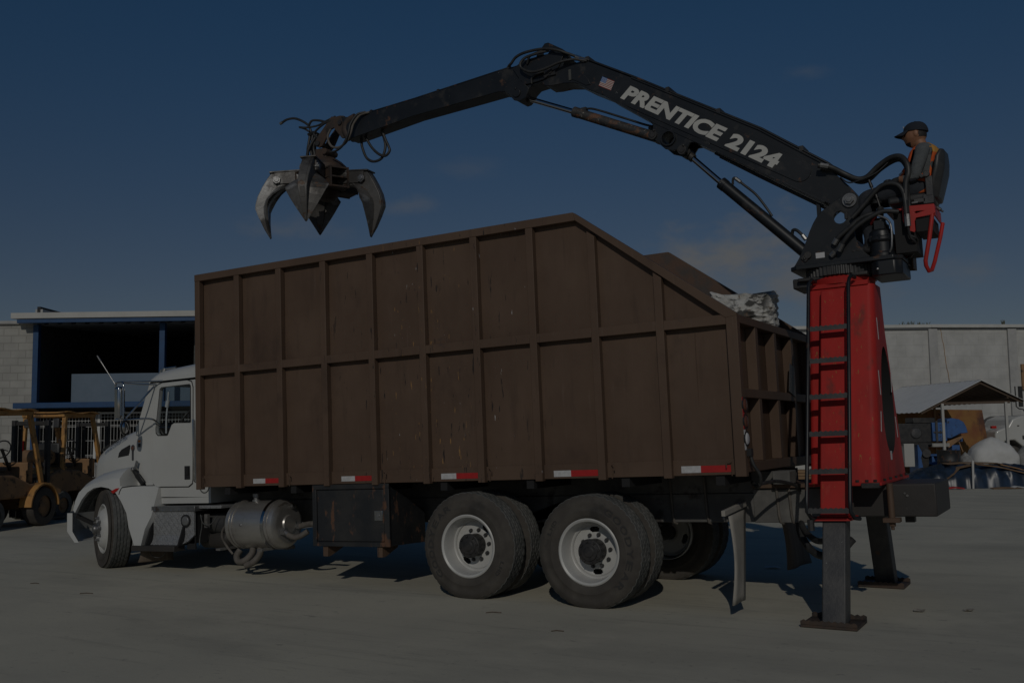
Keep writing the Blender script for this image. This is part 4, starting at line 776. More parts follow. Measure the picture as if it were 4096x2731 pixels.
b = MB(); b.py([(-.50, 5.655), (-.44, 5.66), (-.34, 5.55), (-.27, 5.47), (-.24, 5.40), (-.30, 5.40), (-.42, 5.48), (-.50, 5.52)], 1.148, 1.156); b.build('elbow_doubler', 'black', boom, bevel=.003)
b = MB(); b.box(-.50, -.47, 1.145, 1.155, 5.50, 5.62); b.build('grey_mark', 'tread', boom)
br = [(.40, 4.885), (.45, 4.80), (.435, 4.745), (.395, 4.715), (.40, 4.67), (.45, 4.655), (.508, 4.59), (.567, 4.528), (.649, 4.495), (.71, 4.50), (.715, 4.455), (.76, 4.435), (.80, 4.455), (.805, 4.50), (.84, 4.545), (.921, 4.539), (1.03, 4.455), (1.05, 4.50), (.95, 4.565)]
for y0, y1 in ((1.148, 1.176), (1.394, 1.422)):
    b = MB(); b.holed(br, [circ(.612, 4.632, .073, 24)], y0, y1); b.build('cylinder_lug', 'black', boom, bevel=.004)
b = MB(); b.capl = False; b.lathe([(.068, 1.125), (.083, 1.125), (.083, 1.445), (.068, 1.445)], (.612, 0, 4.632), 'y', 28); b.build('lug_tube', 'black', boom, smooth=30)
for x, z in ((.442, 4.70), (.753, 4.482)):
    b = MB(); b.cyl((x, 1.12, z), (x, 1.45, z), .03, n=18); b.cyl((x, 1.128, z), (x, 1.147, z), .048, n=20); b.ball((x + .02, 1.122, z + .04), .014, .01, .014, 8, 6); b.build('lug_pin', 'greasy', boom, smooth=35)
# pipes along the boom
for dy, dr_, r_ in ((1.20, .022, .013), (1.25, .026, .013), (1.30, .026, .013), (1.36, .022, .013)):
    b = MB(); nrm = Vector((.53, .85)); pts = [(-.26, dy, 5.69)] + [(x + .53 * dr_, dy, z + .85 * dr_) for x, z in ((.236, 5.371), (.708, 5.074), (1.557, 4.546), (2.169, 4.087))] + [(2.26, dy, 4.03)]
    b.tube(pts, r_, 8); b.build('hydraulic_pipe', 'black', boom, smooth=60)
for x, z in ((-.28, 5.70), (.62, 5.16), (1.15, 4.82), (1.95, 4.28)):
    b = MB(); b.box(x - .02, x + .02, 1.17, 1.40, z - .02, z + .03); b.build('pipe_clamp', 'greasy', boom)
for dy in (1.2, 1.36):
    b = MB(); b.tube([(1.08, dy, 4.40), (1.5, dy, 4.105), (2.0, dy, 3.765), (2.16, dy, 3.66)], .012, 8); b.build('hydraulic_pipe', 'black', boom, smooth=60)
b = MB(); b.box(2.05, 2.085, 1.19, 1.23, 3.52, 3.72); b.box(2.02, 2.10, 1.17, 1.25, 3.50, 3.53); b.build('boom_stop', 'black', boom)
# lettering and flag
place_text('PRENTICE', (.094, 1.1465, 5.172), (1.014, 0, -.663), (.663, 0, 1.014), 1.268, .164, 'decal', boom, shear=.22, bold=.05, name='boom_lettering')
place_text('2124', (1.197, 1.1465, 4.445), (.442, 0, -.296), (.296, 0, .442), .595, .158, 'decal', boom, shear=.12, bold=.055, name='boom_lettering')
fe, fz_ = Vector((.139, 0, -.083)), Vector((-.050, 0, -.093)); fo = Vector((-.097, 1.1462, 5.454))
fl_ = MB(); fl_.cur = 0; q = lambda a, c: tuple(fo + fe * a + fz_ * c)
for k in range(13):
    fl_.cur = 1 if k % 2 == 0 else 0; a0 = .42 if k < 7 else 0; c0, c1 = k / 13, (k + 1) / 13; fl_.add([q(a0, c0), q(1, c0), q(1, c1), q(a0, c1)], [(0, 1, 2, 3)])
fl_.cur = 2; fl_.add([q(0, 0), q(.42, 0), q(.42, 7 / 13), q(0, 7 / 13)], [(0, 1, 2, 3)])
fl_.cur = 0
for i in range(6):
    for j in range(5):
        c_ = fo + fe * (.05 + .064 * i) + fz_ * (.07 + .1 * j) + Vector((0, -.0005, 0)); fl_.add([tuple(c_ + Vector((.0035 * math.cos(a), 0, .0035 * math.sin(a)))) for a in (0, 1.57, 3.14, 4.71)], [(0, 1, 2, 3)])
fo_ = fl_.build('flag_decal', ['decal', 'flagred', 'flagblue'], boom)
# ================================================================ STICK BOOM
stp = [(-3.70, 5.735), (-3.50, 5.69), (-3.36, 5.694), (-2.593, 5.729), (-1.092, 5.83), (-1.03, 5.862), (-.784, 5.868), (-.62, 5.852), (-.50, 5.775), (-.55, 5.73), (-.60, 5.64), (-.70, 5.575), (-.85, 5.555), (-.97, 5.545), (-1.03, 5.50), (-1.06, 5.45), (-1.11, 5.41), (-1.16, 5.405), (-1.21, 5.44), (-1.25, 5.50), (-1.31, 5.545), (-1.40, 5.57), (-1.715, 5.557), (-2.601, 5.523), (-3.503, 5.428), (-3.62, 5.43)]
b = MB(); b.py(stp, 1.165, 1.405); stick = b.build('stick_boom', 'black', T, bevel=.006)
b = MB(); b.py([(-1.20, 5.79), (-1.06, 5.855), (-.80, 5.862), (-.62, 5.846), (-.55, 5.80), (-.62, 5.68), (-.72, 5.59), (-.90, 5.57), (-1.05, 5.57), (-1.10, 5.62)], 1.145, 1.166); b.build('elbow_plate', 'black', stick, bevel=.004)
b = MB(); b.py([(-1.30, 5.64), (-1.12, 5.66), (-1.0, 5.52), (-1.05, 5.42), (-1.13, 5.395), (-1.20, 5.42), (-1.26, 5.50), (-1.33, 5.56)], 1.145, 1.166); b.cyl((-1.158, 1.13, 5.495), (-1.158, 1.145, 5.495), .05, n=20); b.ball((-1.165, 1.128, 5.545), .013, .01, .013, 8, 6); b.build('stick_lug', 'black', stick, bevel=.004)
b = MB(); b.cyl((-.718, 1.12, 5.652), (-.718, 1.45, 5.652), .03, n=18); b.beam((-.72, 1.135, 5.65), (-.80, 1.135, 5.60), .014, .05); b.build('elbow_pin', 'greasy', stick, bevel=.003)
b = MB(); b.box(-.775, -.655, 1.132, 1.145, 5.60, 5.655); b.build('grey_worn_patch', 'black', stick)
for y in (1.20, 1.37):
    b = MB(); b.py([(-.92, 5.86), (-.90, 5.91), (-.84, 5.965), (-.80, 6.008), (-.755, 6.008), (-.585, 5.895), (-.56, 5.84), (-.66, 5.86), (-.74, 5.93), (-.80, 5.955), (-.83, 5.93), (-.82, 5.87)], y - .012, y + .012); b.build('hose_guard', 'black', stick, bevel=.003)
b = MB(); b.hexa([(-.80, 1.19, 5.995), (-.585, 1.19, 5.882), (-.585, 1.38, 5.882), (-.80, 1.38, 5.995)], [(-.80, 1.19, 6.009), (-.585, 1.19, 5.896), (-.585, 1.38, 5.896), (-.80, 1.38, 6.009)]); b.build('hose_guard', 'black', stick)
for dy in (1.2, 1.27, 1.34):
    b = MB(); b.tube([(-3.30, dy, 5.715), (-2.593, dy, 5.747), (-1.25, dy, 5.838)], .012, 8); b.build('hydraulic_pipe', 'black', stick, smooth=60)
for x, z in ((-2.25, 5.77), (-3.25, 5.72), (-1.28, 5.835)):
    b = MB(); b.box(x - .015, x + .015, 1.185, 1.36, z - .02, z + .018); b.build('pipe_clamp', 'greasy', stick)
# tip links
for y in (1.185, 1.375):
    b = MB(); b.py([(-3.66, 5.74), (-3.72, 5.755), (-3.80, 5.755), (-3.86, 5.77), (-4.10, 5.545), (-4.135, 5.49), (-4.125, 5.43), (-4.075, 5.405), (-4.02, 5.42), (-3.98, 5.47), (-3.90, 5.60), (-3.83, 5.62), (-3.70, 5.46), (-3.64, 5.45)], y - .015, y + .015); b.build('tip_link', 'ruststeel', stick, bevel=.003)
b = MB(); b.cyl((-4.085, 1.15, 5.46), (-4.085, 1.42, 5.46), .033, n=18); b.cyl((-3.72, 1.15, 5.66), (-3.72, 1.42, 5.66), .03, n=14); b.build('tip_pin', 'greasy', stick, smooth=35)
b = MB(); b.tube([(-3.50, 1.2, 5.70), (-3.62, 1.2, 5.66), (-3.66, 1.2, 5.56), (-3.60, 1.2, 5.44)], .05, 8, 4); b.build('tip_cheek', 'ruststeel', stick, smooth=50)
# ================================================================ CYLINDERS
def ram(name, a, m_, e, rb, rr, y, mt):
    b = MB(); A, Mi, E_ = Vector((a[0], y, a[1])), Vector((m_[0], y, m_[1])), Vector((e[0], y, e[1])); d = (E_ - Mi).normalized()
    b.cyl(Mi, E_, rb, n=26); b.cyl(Mi - d * .01, Mi + d * .05, rb * 1.07, n=26); b.cyl(E_ - d * .03, E_ + d * .03, rb * .8, n=20); cy_ = b.build(name, mt, T, smooth=30)
    b = MB(); b.cyl(A, Mi, rr, n=18); b.build('piston_rod', 'rod', cy_, smooth=40)
    b = MB(); b.cyl((A.x, y - .075, A.z), (A.x, y + .075, A.z), .058, n=22); b.cyl(A, A + (Mi - A).normalized() * .10, rr * 1.5, n=16); b.build('rod_eye', 'greasy', cy_, bevel=.003)
    b = MB(); b.cyl((E_.x, y - .07, E_.z), (E_.x, y + .07, E_.z), .055, n=22); b.build('barrel_eye', 'greasy', cy_, bevel=.003)
    return cy_
M['rustcyl'] = pmat('rust_flaked_black_cylinder', (.03, .031, .033), (.055, .05, .045), 5, rough=.55, bump=.4, bscale=40, layers=(dict(c=(.14, .07, .04), scale=7, an=(1, 1, 1.6), lo=.50, hi=.60), dict(c=(.35, .32, .28), scale=16, an=(1, 1, 1.5), lo=.62, hi=.68, amt=.8)))
c1 = ram('stick_cylinder', (-1.15, 5.485), (-.512, 5.18), (.44, 4.705), .055, .030, 1.285, 'rustcyl')
b = MB(); b.tube([(-.38, 1.27, 5.185), (-.25, 1.26, 5.15), (.1, 1.25, 4.975), (.33, 1.26, 4.86), (.45, 1.28, 4.82)], .012, 8, 5); b.box(-.42, -.36, 1.25, 1.31, 5.15, 5.20); b.build('cylinder_pipe', 'rubber', c1, smooth=60)
b = MB(); b.box(.355, .39, 1.25, 1.32, 4.77, 4.83); b.build('cylinder_port', 'greasy', c1)
c2 = ram('lift_cylinder', (.752, 4.482), (1.105, 4.10), (1.935, 3.235), .060, .030, 1.285, 'black')
b = MB(); b.tube([(1.225, 1.26, 4.06), (1.235, 1.25, 4.115), (1.262, 1.25, 4.118), (1.333, 1.25, 4.045), (1.452, 1.25, 3.925), (1.539, 1.255, 3.79), (1.60, 1.26, 3.68)], .013, 8, 5); b.tube([(1.785, 1.26, 3.47), (1.80, 1.24, 3.505), (1.84, 1.22, 3.495), (1.892, 1.21, 3.44), (1.925, 1.21, 3.39)], .016, 8, 5); b.build('cylinder_hose', 'rubber', c2, smooth=60)
b = MB(); b.cyl((1.26, 1.25, 4.118), (1.31, 1.25, 4.07), .019, n=8); b.cyl((1.895, 1.21, 3.437), (1.925, 1.21, 3.39), .021, n=8); b.build('hose_fitting', 'steel', c2)
# ================================================================ HOSES
def hose(pts, r_, parent, mat='rubber', name='hose', n=8): b = MB(); b.tube(pts, r_, n, 6); return b.build(name, mat, parent, smooth=60)
hose([(-1.25, 1.15, 5.835), (-1.20, 1.12, 5.845), (-1.127, 1.11, 5.90), (-.994, 1.10, 5.922), (-.777, 1.10, 5.910), (-.62, 1.10, 5.862), (-.507, 1.12, 5.806), (-.345, 1.15, 5.72), (-.25, 1.17, 5.68)], .016, boom)
hose([(-.714, 1.13, 5.885), (-.85, 1.10, 5.875), (-.997, 1.09, 5.857), (-1.06, 1.08, 5.801), (-1.046, 1.08, 5.739), (-.919, 1.07, 5.666), (-.758, 1.07, 5.664), (-.575, 1.08, 5.701), (-.408, 1.11, 5.706), (-.276, 1.15, 5.671)], .016, boom)
hose([(-1.0, 1.13, 5.80), (-.95, 1.1, 5.86), (-.85, 1.1, 5.885), (-.75, 1.12, 5.90)], .013, boom)
hose([(-.96, 1.14, 5.56), (-.95, 1.13, 5.62), (-.88, 1.13, 5.65), (-.80, 1.13, 5.66)], .013, boom)
b = MB(); b.cyl((-.40, 1.13, 5.745), (-.35, 1.15, 5.72), .022, n=8); b.cyl((-.36, 1.13, 5.70), (-.30, 1.15, 5.68), .022, n=8); b.build('hose_fitting', 'chrome', boom)
hose([(-3.25, 1.16, 5.70), (-3.33, 1.14, 5.69), (-3.382, 1.12, 5.666), (-3.459, 1.10, 5.571), (-3.493, 1.09, 5.467), (-3.571, 1.09, 5.36), (-3.693, 1.10, 5.321), (-3.815, 1.12, 5.356), (-3.889, 1.14, 5.444), (-3.91, 1.16, 5.54), (-3.86, 1.2, 5.66)], .015, stick, 'grubhose')
hose([(-3.30, 1.15, 5.71), (-3.40, 1.1, 5.68), (-3.48, 1.07, 5.57), (-3.51, 1.06, 5.45), (-3.60, 1.06, 5.32), (-3.73, 1.08, 5.275), (-3.83, 1.1, 5.285)], .015, stick)
hose([(-4.79, 1.3, 5.913), (-4.706, 1.3, 5.935), (-4.574, 1.3, 5.922), (-4.429, 1.3, 5.848), (-4.334, 1.3, 5.765), (-4.30, 1.3, 5.66)], .016, stick)
b = MB(); b.cyl((-4.79, 1.3, 5.913), (-4.83, 1.3, 5.90), .020, n=8); b.build('hose_fitting', 'steel', stick)
hose([(-4.33, 1.28, 5.74), (-4.30, 1.27, 5.79), (-4.252, 1.27, 5.822), (-4.141, 1.27, 5.80), (-4.0, 1.26, 5.75), (-3.9, 1.25, 5.76), (-3.80, 1.25, 5.76)], .015, stick)
hose([(-4.26, 1.22, 5.66), (-4.35, 1.22, 5.72), (-4.43, 1.22, 5.755), (-4.30, 1.2, 5.72), (-4.111, 1.2, 5.709), (-3.95, 1.2, 5.745), (-3.82, 1.2, 5.77)], .013, stick)
hose([(-4.12, 1.2, 5.55), (-4.17, 1.2, 5.62), (-4.0, 1.18, 5.70), (-3.88, 1.18, 5.72), (-3.82, 1.2, 5.76)], .015, stick)
hose([(-3.492, 1.3, 5.47), (-3.490, 1.3, 5.40), (-3.473, 1.29, 5.324), (-3.403, 1.28, 5.176), (-3.286, 1.27, 5.106), (-3.167, 1.28, 5.134), (-3.118, 1.29, 5.259), (-3.14, 1.3, 5.38), (-3.178, 1.3, 5.48)], .017, stick)
hose([(-3.409, 1.26, 5.46), (-3.309, 1.26, 5.294), (-3.194, 1.25, 5.181), (-3.093, 1.25, 5.139), (-3.033, 1.26, 5.194), (-3.05, 1.26, 5.26), (-3.086, 1.26, 5.338), (-3.141, 1.26, 5.478)], .017, stick)
# swivel post hoses
sw = MB(); sw.lathe([(.001, .04), (.03, .04), (.085, .005), (.07, -.02), (.045, -.03), (.05, -.07), (.03, -.09), (.03, -.36), (.001, -.36)], (-4.245, 1.28, 5.635), 'z', 18); sw.build('swivel_post', 'greasy', stick, smooth=40)
for dx in (-.03, .02, .07): hose([(-4.245 + dx, 1.24, 5.62), (-4.255 + dx, 1.22, 5.50), (-4.27 + dx, 1.22, 5.42), (-4.25 + dx * 1.2, 1.23, 5.26)], .016, stick)
hose([(-4.14, 1.22, 5.60), (-4.19, 1.2, 5.52), (-4.25, 1.18, 5.42), (-4.275, 1.18, 5.34)], .02, stick)
# base hoses
hose([(2.12, 1.06, 4.06), (2.23, 1.1, 4.03), (2.346, 1.15, 3.954), (2.452, 1.15, 3.89), (2.543, 1.15, 3.894), (2.652, 1.13, 3.972), (2.774, 1.08, 4.021), (2.867, 1.04, 4.004), (2.92, 1.0, 3.925), (2.93, .98, 3.828), (2.90, .98, 3.738), (2.888, .98, 3.56), (2.888, .98, 3.44)], .026, tab)
hose([(2.13, 1.14, 4.05), (2.25, 1.18, 4.0), (2.36, 1.2, 3.93), (2.46, 1.2, 3.87), (2.55, 1.2, 3.875), (2.66, 1.18, 3.95), (2.78, 1.13, 3.995), (2.86, 1.08, 3.985), (2.91, 1.05, 3.90), (2.915, 1.03, 3.80), (2.90, 1.03, 3.70), (2.905, 1.03, 3.55), (2.90, 1.03, 3.45)], .022, tab)
hose([(2.3, 1.15, 3.93), (2.38, 1.12, 3.86), (2.5, 1.1, 3.865), (2.62, 1.1, 3.90), (2.70, 1.1, 3.95), (2.76, 1.1, 4.0)], .007, tab)
hose([(2.40, 1.03, 3.50), (2.48, 1.03, 3.573), (2.61, 1.02, 3.70), (2.679, 1.01, 3.752), (2.763, 1.0, 3.764), (2.831, .99, 3.733), (2.872, .98, 3.664), (2.883, .97, 3.574), (2.885, .97, 3.43)], .022, tab)
hose([(2.22, 1.05, 3.29), (2.271, 1.04, 3.344), (2.385, 1.03, 3.42), (2.456, 1.03, 3.474), (2.552, 1.03, 3.509), (2.68, 1.04, 3.50)], .024, tab)
hose([(2.27, 1.02, 3.22), (2.333, 1.0, 3.306), (2.448, .99, 3.41), (2.592, .99, 3.486), (2.692, .99, 3.512), (2.819, 1.0, 3.49)], .022, tab)
hose([(2.62, 1.0, 3.49), (2.712, .985, 3.434), (2.745, .975, 3.353), (2.739, .97, 3.188), (2.715, .99, 3.13)], .010, tab, 'steel')
b = MB()
for fa_, fb_ in (((2.262, 1.02, 3.205), (2.30, 1.005, 3.265)), ((2.215, 1.05, 3.28), (2.25, 1.04, 3.325)), ((2.888, .975, 3.34), (2.888, .975, 3.45)), ((2.18, 1.06, 3.175), (2.215, 1.05, 3.20)), ((2.14, 1.06, 4.055), (2.21, 1.08, 4.035))):
    b = MB(); b.cyl(fa_, fb_, .028, n=8); b.build('hose_fitting', 'steel', tab, smooth=35)
b = MB(); b.tube([(2.888, .975, 3.34), (2.90, 1.0, 3.24), (2.93, 1.05, 3.20), (2.85, 1.15, 3.17), (2.78, 1.2, 3.15)], .012, 6, 4); b.tube([(2.9, 1.0, 3.26), (2.95, 1.05, 3.22), (2.88, 1.2, 3.12), (2.80, 1.3, 3.1)], .010, 6, 4); b.build('hose', 'rubber', tab, smooth=60)
# ================================================================ GRAPPLE
GX, GZ = -4.115, 5.03
b = MB(); b.py([(-4.155, 5.405), (-4.02, 5.40), (-3.985, 5.33), (-3.985, 5.27), (-3.93, 5.17), (-4.19, 5.17), (-4.165, 5.24)], 1.20, 1.37); b.cyl((-3.99, 1.17, 5.345), (-3.99, 1.40, 5.345), .04, n=16); b.lathe([(.001, 5.30), (.10, 5.29), (.20, 5.22), (.25, 5.17), (.26, 5.10), (.23, 5.06), (.16, 4.98), (.15, 4.80), (.09, 4.74), (.001, 4.73)], (GX + .06, 1.3, 0), 'z', 24); grap = b.build('grapple', 'ruststeel', T, bevel=.004)
ring = MB()
for k in range(4):
    a = R(45 + 90 * k + 20); c_, s_ = math.cos(a), math.sin(a); ctr = Vector((GX + .05, 1.3, 0))
    for zc in (5.085, 4.965, 4.845):
        p = lambda r_, t_, z: (ctr.x + c_ * r_ - s_ * t_, ctr.y + s_ * r_ + c_ * t_, z)
        ring.hexa([p(.15, -.16, zc), p(.37, -.13, zc - .01), p(.37, .13, zc - .01), p(.15, .16, zc)], [p(.15, -.16, zc + .02), p(.37, -.13, zc + .01), p(.37, .13, zc + .01), p(.15, .16, zc + .02)])
    ring.hexa([p(.17, -.12, 4.84), p(.20, -.12, 4.84), p(.20, .12, 4.84), p(.17, .12, 4.84)], [p(.17, -.12, 5.10), p(.20, -.12, 5.10), p(.20, .12, 5.10), p(.17, .12, 5.10)])
    for t_ in (-.135, .115): ring.hexa([p(.16, t_, 4.84), p(.38, t_ * .95, 4.83), p(.38, t_ * .95 + .02, 4.83), p(.16, t_ + .02, 4.84)], [p(.16, t_, 5.105), p(.38, t_ * .95, 5.095), p(.38, t_ * .95 + .02, 5.095), p(.16, t_ + .02, 5.105)])
ring.build('hub_bracket', 'ruststeel', grap)
tine_o = [(.25, .10), (.36, .10), (.66, .10), (.71, .04), (.78, -.06), (.85, -.18), (.885, -.28), (.895, -.34), (.86, -.46), (.81, -.60), (.745, -.735)]
tine_i = [(.25, -.08), (.38, -.07), (.50, -.09), (.575, -.135), (.65, -.20), (.715, -.28), (.74, -.34), (.745, -.42), (.748, -.52), (.745, -.62), (.738, -.725)]
widths = [.06, .07, .085, .14, .21, .275, .245, .20, .14, .075, .008]
def make_tine(mat):
    bx_ = [.07, .072, .072, .072, .070, .066, .062, .056, .045, .030, .008]
    b = MB(); b.loft([[(ro, -h_, zo), (ro, h_, zo), (ri, h_, zi), (ri, -h_, zi)] for (ro, zo), (ri, zi), h_ in zip(tine_o, tine_i, bx_)]); base = b.build('tine', mat, grap, bevel=.006)
    rb = MB(); rb.loft([[(ro + .004, -h_ * .55, zo + .004), (ro + .004, h_ * .55, zo + .004), (ro - .01, h_ * .55, zo - .004), (ro - .01, -h_ * .55, zo - .004)] for (ro, zo), h_ in zip(tine_o[2:9], bx_[2:9])]); rb.build('tine_rib', mat, base)
    sh = MB(); vs = []; cols = 7
    for i in range(len(tine_o)):
        ro, zo = tine_o[i]; ri, zi = tine_i[i]
        for j in range(cols):
            t_ = (j / (cols - 1) - .5) * 2; k = .62 + .38 * abs(t_)
            if i < 2: k = .4
            vs.append((ro + (ri - ro) * k, widths[i] * t_, zo + (zi - zo) * k))
    sh.add(vs, [(i * cols + j, i * cols + j + 1, (i + 1) * cols + j + 1, (i + 1) * cols + j) for i in range(len(tine_o) - 1) for j in range(cols - 1)])
    so_ = sh.build('tine_shell', mat, base); m = so_.modifiers.new('thickness', 'SOLIDIFY'); m.thickness = .02; m.offset = 0
    hp = MB(); hp.box(.24, .62, -.09, -.065, -.05, .11); hp.box(.24, .62, .065, .09, -.05, .11); hp.box(.30, .68, -.10, .10, .10, .118); hp.build('tine_cheek', mat, base, bevel=.003)
    pn = MB(); pn.cyl((.60, -.125, .0), (.60, .125, .0), .03, n=16); pn.cyl((.60, -.115, .0), (.60, -.092, .0), .052, n=6); pn.cyl((.60, .092, .0), (.60, .115, .0), .052, n=6); pn.build('tine_pin', 'steel', base, bevel=.003)
    return base
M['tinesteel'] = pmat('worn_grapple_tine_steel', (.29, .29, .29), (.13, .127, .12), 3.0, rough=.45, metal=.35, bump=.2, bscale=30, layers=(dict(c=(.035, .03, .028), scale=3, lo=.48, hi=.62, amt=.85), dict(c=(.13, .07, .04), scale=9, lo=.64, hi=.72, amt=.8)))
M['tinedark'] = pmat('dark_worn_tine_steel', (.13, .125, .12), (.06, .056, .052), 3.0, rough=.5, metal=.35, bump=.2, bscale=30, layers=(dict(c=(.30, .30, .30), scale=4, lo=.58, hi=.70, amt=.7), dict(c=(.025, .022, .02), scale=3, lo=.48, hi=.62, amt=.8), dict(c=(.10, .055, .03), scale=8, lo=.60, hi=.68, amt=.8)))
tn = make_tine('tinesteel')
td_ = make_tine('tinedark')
# azimuths: image left, towards the camera, image right, away
camdir = math.atan2(CAMP.y - 1.3, CAMP.x - GX)
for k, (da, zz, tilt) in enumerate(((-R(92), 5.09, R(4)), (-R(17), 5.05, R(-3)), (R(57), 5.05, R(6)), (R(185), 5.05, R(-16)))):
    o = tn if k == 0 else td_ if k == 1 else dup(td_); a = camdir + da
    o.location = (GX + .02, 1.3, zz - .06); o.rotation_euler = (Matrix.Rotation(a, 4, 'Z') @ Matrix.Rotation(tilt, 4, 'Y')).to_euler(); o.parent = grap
# ================================================================ OPERATOR SEAT (part of the truck)
ys0, ys1 = 1.02, 1.50
seat = part_empty('operator_seat', T)
b = MB(); rings = []
for x, z, th, yw in ((3.06, 3.60, .09, .20), (3.10, 3.72, .085, .225), (3.145, 3.86, .08, .235), (3.165, 3.96, .07, .235), (3.20, 4.03, .035, .19)):
    yc = (ys0 + ys1) / 2; rings.append([(x - .01, yc - yw, z), (x + .02, yc - yw - .01, z), (x + th, yc - yw * .8, z - .01), (x + th + .012, yc, z - .01), (x + th, yc + yw * .8, z - .01), (x + .02, yc + yw + .01, z), (x - .01, yc + yw, z), (x, yc, z)])
b.loft(rings); b.build('seat_back', 'seat', seat, bevel=.018, seg=3)
b = MB(); b.box(2.72, 3.12, ys0 + .03, ys1 - .03, 3.575, 3.645); b.build('seat_cushion', 'seat', seat, bevel=.025, seg=3)
b = MB(); b.box(3.03, 3.12, ys0 - .01, ys0 + .012, 3.53, 3.62); b.box(3.06, 3.12, ys0 - .012, ys0 + .012, 3.60, 3.78); b.cyl((3.075, ys0 - .03, 3.80), (3.075, ys0 + .01, 3.80), .03, n=12); b.py([(2.985, 3.83), (3.02, 3.83), (3.06, 3.78), (3.03, 3.765)], ys0 - .03, ys0 + .01); b.box(2.95, 3.05, ys0 - .01, ys0 + .01, 3.55, 3.59); b.build('seat_side_frame', 'darksteel', seat, bevel=.006)
b = MB(); b.box(2.93, 2.985, ys0 - .012, ys0 + .0, 3.548, 3.566); b.cyl((3.13, 1.1, 3.50), (3.16, 1.09, 3.47), .018, n=8); b.cyl((3.15, 1.1, 3.48), (3.18, 1.08, 3.45), .01, n=6); b.build('belt_buckle', 'steel', seat, bevel=.003)
b = MB()
b.holed([(2.845, 3.535), (3.118, 3.520), (3.125, 3.44), (3.10, 3.425), (2.96, 3.415), (2.945, 3.385), (2.945, 3.30), (2.935, 3.285), (2.90, 3.30), (2.86, 3.36), (2.845, 3.40)], [[(2.945, 3.465), (2.965, 3.475), (3.03, 3.470), (2.965, 3.455)]], 1.005, 1.02)
b.box(2.70, 3.118, 1.021, 1.50, 3.505, 3.522); b.box(3.105, 3.118, 1.021, 1.50, 3.42, 3.504); b.build('seat_frame', 'redplain', seat, bevel=.003)
b = MB(); b.px([(1.03, 3.42), (1.49, 3.42), (1.49, 3.29), (1.03, 3.29)], 2.95, 3.09); b.box(2.76, 2.94, 1.06, 1.46, 3.12, 3.50); b.build('valve_box', 'dark', seat)
b = MB(); b.tube([(3.095, 1.02, 3.43), (3.055, 1.02, 3.22), (3.005, 1.03, 3.02), (3.005, 1.045, 2.975), (3.02, 1.08, 2.93), (3.04, 1.14, 2.945), (3.06, 1.22, 3.03), (3.11, 1.36, 3.27), (3.135, 1.42, 3.41)], .019, 8, 0); b.build('step_loop', 'redplain', seat, smooth=50)
b = MB(); b.tube([(2.61, 1.06, 3.50), (2.53, 1.10, 3.40), (2.47, 1.2, 3.25), (2.50, 1.25, 3.13)], .016, 8); b.build('foot_bar', 'redplain', seat, smooth=50)
for x, y, z, dx, h in ((2.62, 1.08, 3.66, -.045, .16), (2.655, 1.04, 3.56, -.03, .13)):
    b = MB(); b.cyl((x, y, z), (x + dx, y, z + h), .009, n=8); b.cyl((x + dx * .7, y, z + h * .7), (x + dx * 1.15, y, z + h * 1.15), .017, .013, n=10); jl = b.build('control_lever', 'plastic', seat, smooth=40)
    b = MB(); b.lathe([(.045, -.05), (.048, -.035), (.036, -.03), (.04, -.018), (.028, -.01), (.03, 0), (.012, .012)], (x, y, z), 'z', 14); b.build('lever_boot', 'rubber', jl, smooth=40)

# ================================================================ OPERATOR
def truck_thing(name, label, cat, base):
    o = thing(name, label, cat, world(*base), (0, -TAU, 0)); return o
def eval_mesh(o):
    dg = bpy.context.evaluated_depsgraph_get(); dg.update(); me = bpy.data.meshes.new_from_object(o.evaluated_get(dg), depsgraph=dg); bpy.data.objects.remove(o); return me
def limb(mb, ch, n=20, k=5):
    """a tapering limb or trunk: cross sections (with separate radii across and fore-aft) swept along smoothed joints"""
    rad = [r_ if isinstance(r_, tuple) else (r_, r_) for _, r_ in ch]
    P4 = catmull([p for p, _ in ch], k); R4 = catmull([(a, b_, 0) for a, b_ in rad], k) if len(ch) > 2 else [Vector((a, b_, 0)) for a, b_ in rad]
    rings = []
    for i, p in enumerate(P4):
        d = (P4[min(i + 1, len(P4) - 1)] - P4[max(i - 1, 0)]).normalized(); ya = Vector((0, 1, 0)); ya = ya - d * ya.dot(d)
        ya = ya.normalized() if ya.length > .2 else Vector((1, 0, 0)); xa = d.cross(ya).normalized()
        rings.append([tuple(p + ya * math.cos(a) * R4[i].x + xa * math.sin(a) * R4[i].y) for a in (2 * math.pi * j / n for j in range(n))])
    mb.loft(rings)
    for (p, _), r_ in ((ch[0], rad[0]), (ch[-1], rad[-1])): mb.ball(tuple(p), min(r_) * .98, r_[0] * .98, min(r_) * .98, 16, 10)
BASE = (3.02, 1.24, 3.645)
P = truck_thing('person', 'crane operator in navy cap, grey sleeves and orange vest, seated atop the red mast', 'person', BASE)
bx, by, bz = BASE
def q3(x, y, z): return (x - bx, y - by, z - bz)
pel = (q3(3.05, 1.24, 3.72), (.155, .115))
chains = [[pel, (q3(3.055, 1.24, 3.84), (.148, .105)), (q3(3.06, 1.24, 3.95), (.165, .11)), (q3(3.055, 1.24, 4.04), (.135, .085)), (q3(3.035, 1.24, 4.10), (.060, .06)), (q3(3.015, 1.24, 4.16), (.055, .055))]]
hand_ch = []
